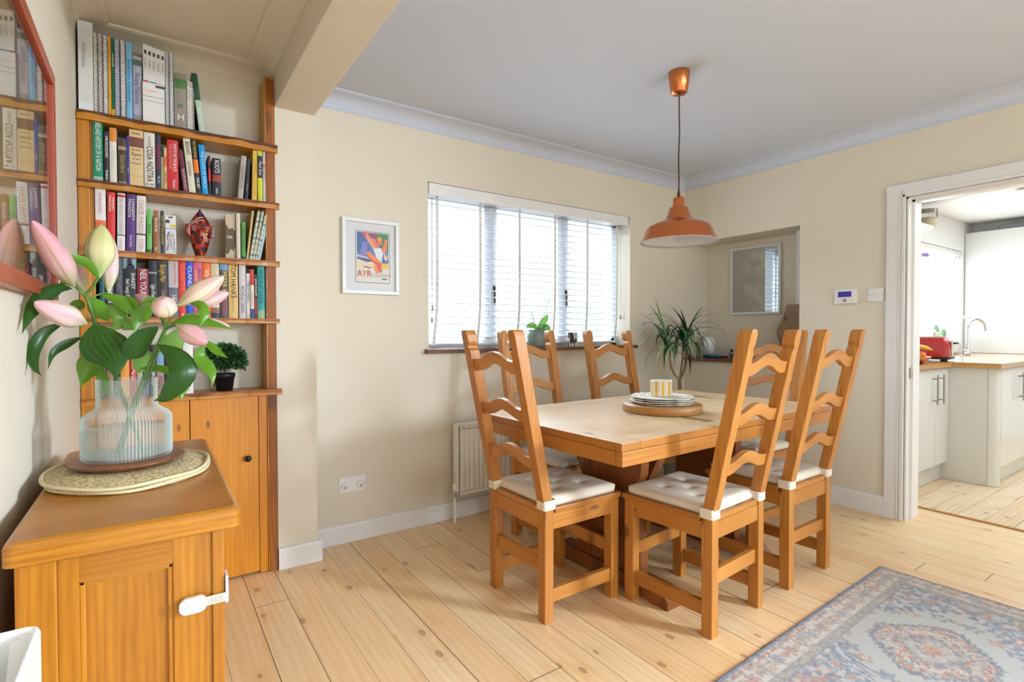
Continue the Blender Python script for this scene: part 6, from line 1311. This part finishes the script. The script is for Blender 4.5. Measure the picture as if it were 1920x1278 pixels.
# tap, sink, dish things
tx_, ty_ = 6.55, 6.55 * (U(1813.5, 640, 'x', 5).y / 5)
tp = empty('kitchen_tap', (tx_, ty_, WT + .0006), 0, 'chrome swan-neck kitchen tap behind the toaster', 'tap')
dirv = Vector((rt.x, rt.y, 0)); sc_ = tx_ / 6.79; P = [Vector((0, 0, 0)), Vector((0, 0, .27))]; rad = .085
for t in range(0, 181, 20): P.append(Vector((0, 0, .27)) + dirv * (rad - rad * math.cos(R(t))) + Vector((0, 0, rad * math.sin(R(t)))))
P.append(P[-1] + Vector((0, 0, -.03)) + dirv * .004); MB().tube(P, .012, 14).build('spout', M['chrome'], tp)
MB().lathe([(.0001, 0), (.028, 0), (.026, .02), (.018, .06), (.0001, .06)], seg=24).build('base', M['chrome'], tp); MB().tube([(-.05, 0, .05), (.05, 0, .05)], .009, 10).ball((-.055, 0, .05), .014).ball((.055, 0, .05), .014).build('cross_handle', M['chrome'], tp)
for i, (px, hh, rr0) in enumerate(((1755, .150, .020), (1768, .115, .019), (1777.5, .05, .026))):
    x = U(px, 630, 'y', 1.93).x; ct = empty('potted_cactus', (x, 1.93, WT + .0006), 0, ['tall green cactus behind the toaster', 'slimmer green cactus beside the tallest one', 'round pale cactus closest to the kitchen tap'][i], 'cactus', 'cacti by the kitchen window')
    base = .15 if i < 2 else .10
    MB().lathe([(.0001, 0), (.035, 0), (.045, base - .02), (.04, base - .02), (.0001, base - .03)], seg=24).build('pot', M['white'], ct)
    MB().ball((0, 0, base + hh / 2), hh / 2 if i == 2 else .02, 20, 14, scale=(1, 1, 1) if i == 2 else (1.3, 1.3, hh / .04)).build('cactus_body', plain('cactus_green', (120, 156, 110), .6), ct)
kt = empty('glass_teapot', (U(1752, 640, 'y', 1.86).x, 1.86, WT + .0006), 0, 'clear teapot with domed lid half hidden by the toaster', 'teapot')
MB().lathe([(.0001, 0), (.07, 0), (.09, .08), (.085, .15), (.06, .19), (.055, .2), (.0001, .2)], seg=32).build('pot_body', M['vase'], kt); MB().lathe([(.0001, .2), (.055, .2), (.04, .225), (.012, .235), (.014, .25), (.0001, .255)], seg=28).build('lid', M['chrome'], kt)
x = U(1806, 620, 'y', 1.93).x
rk = empty('drying_glass', (x, 1.93, WT + .0006), 0, 'pale frosted tumbler column standing left behind the kitchen tap', 'jar'); rk['label'] = 'tall frosted storage jar standing behind the kitchen tap'
MB().lathe([(.0001, 0), (.07, 0), (.075, .02), (.075, .36), (.07, .38), (.0001, .38)], seg=32).build('jar_body', M['vase'], rk); MB().lathe([(.0001, .38), (.07, .38), (.07, .40), (.0001, .40)], seg=28).build('lid', M['white'], rk)
# wall shelves
for i, (px, py, zt2) in enumerate(((1750, 424, 0), (1748, 498, 0))):
    p = U(px, py, 'y', 1.80); sfl = empty('wall_shelf', (4.6, 1.9, p.z), 0, ['upper white wall shelf carrying the glass storage jar', 'lower white wall shelf crossing the kitchen window edge'][i], 'shelf', 'white kitchen wall shelves'); I = inv(sfl)
    MB().box((NX + .145, 1.79, p.z - .022), (p.x, KY - .003, p.z), .003).build('board', M['white'], sfl, I)
    MB().box((p.x - .05, 1.80, p.z - .040), (p.x - .03, KY - .003, p.z - .023), .002).build('bracket', M['white'], sfl, I)
    if i == 0:
        xx = U(1737, 400, 'y', 1.88).x; jz = p.z + .0006
        jj = empty('storage_jar', (xx, 1.88, jz), 0, 'clip-top glass storage jar on the upper kitchen shelf', 'jar')
        hj = min(.19, KZ - jz - .03); MB().lathe([(.0001, 0), (.075, 0), (.082, .02), (.082, hj * .7), (.06, hj * .82), (.0001, hj * .82)], seg=32).build('jar_body', M['vase'], jj); MB().lathe([(.0001, .006), (.072, .006), (.076, hj * .5), (.0001, hj * .5)], seg=28).build('contents', plain('oats', (214, 198, 160), .9), jj)
        MB().lathe([(.0001, hj * .82), (.064, hj * .82), (.064, hj * .92), (.0001, hj * .95)], seg=28).box((-.01, -.086, hj * .5), (.01, -.078, hj * .9)).build('clip_lid', M['steel'], jj)
    else:
        xx = U(1722, 480, 'y', 1.86).x; fl = empty('purple_orchid', (xx, 1.86, p.z + .0006), 0, 'small purple flower spray on the lower kitchen shelf', 'plant')
        MB().lathe([(.0001, 0), (.03, 0), (.036, .06), (.0001, .05)], seg=20).build('pot', M['white'], fl); m = MB(); m.tube([(0, 0, .05), (.03, -.02, .09), (.08, -.03, .105)], .003, 6); m.build('stem', STEM, fl)
        m = MB()
        for k in range(6): m.ball((.03 + k * .012, -.02 - .004 * k, .095 + .006 * math.sin(k * 2)), .014, 8, 6)
        m.build('petals', plain('purple_petal', (150, 120, 190), .5), fl)
dl = tag(MB().lathe([(.0001, -.001), (.045, -.001), (.045, -.004), (.036, -.006), (.0001, -.004)], seg=28).build('ceiling_downlight', M['steel']), 'small recessed downlight in the kitchen ceiling', 'light'); q = U(1916, 353, 'z', KZ); dl.location = (q.x, q.y, KZ)
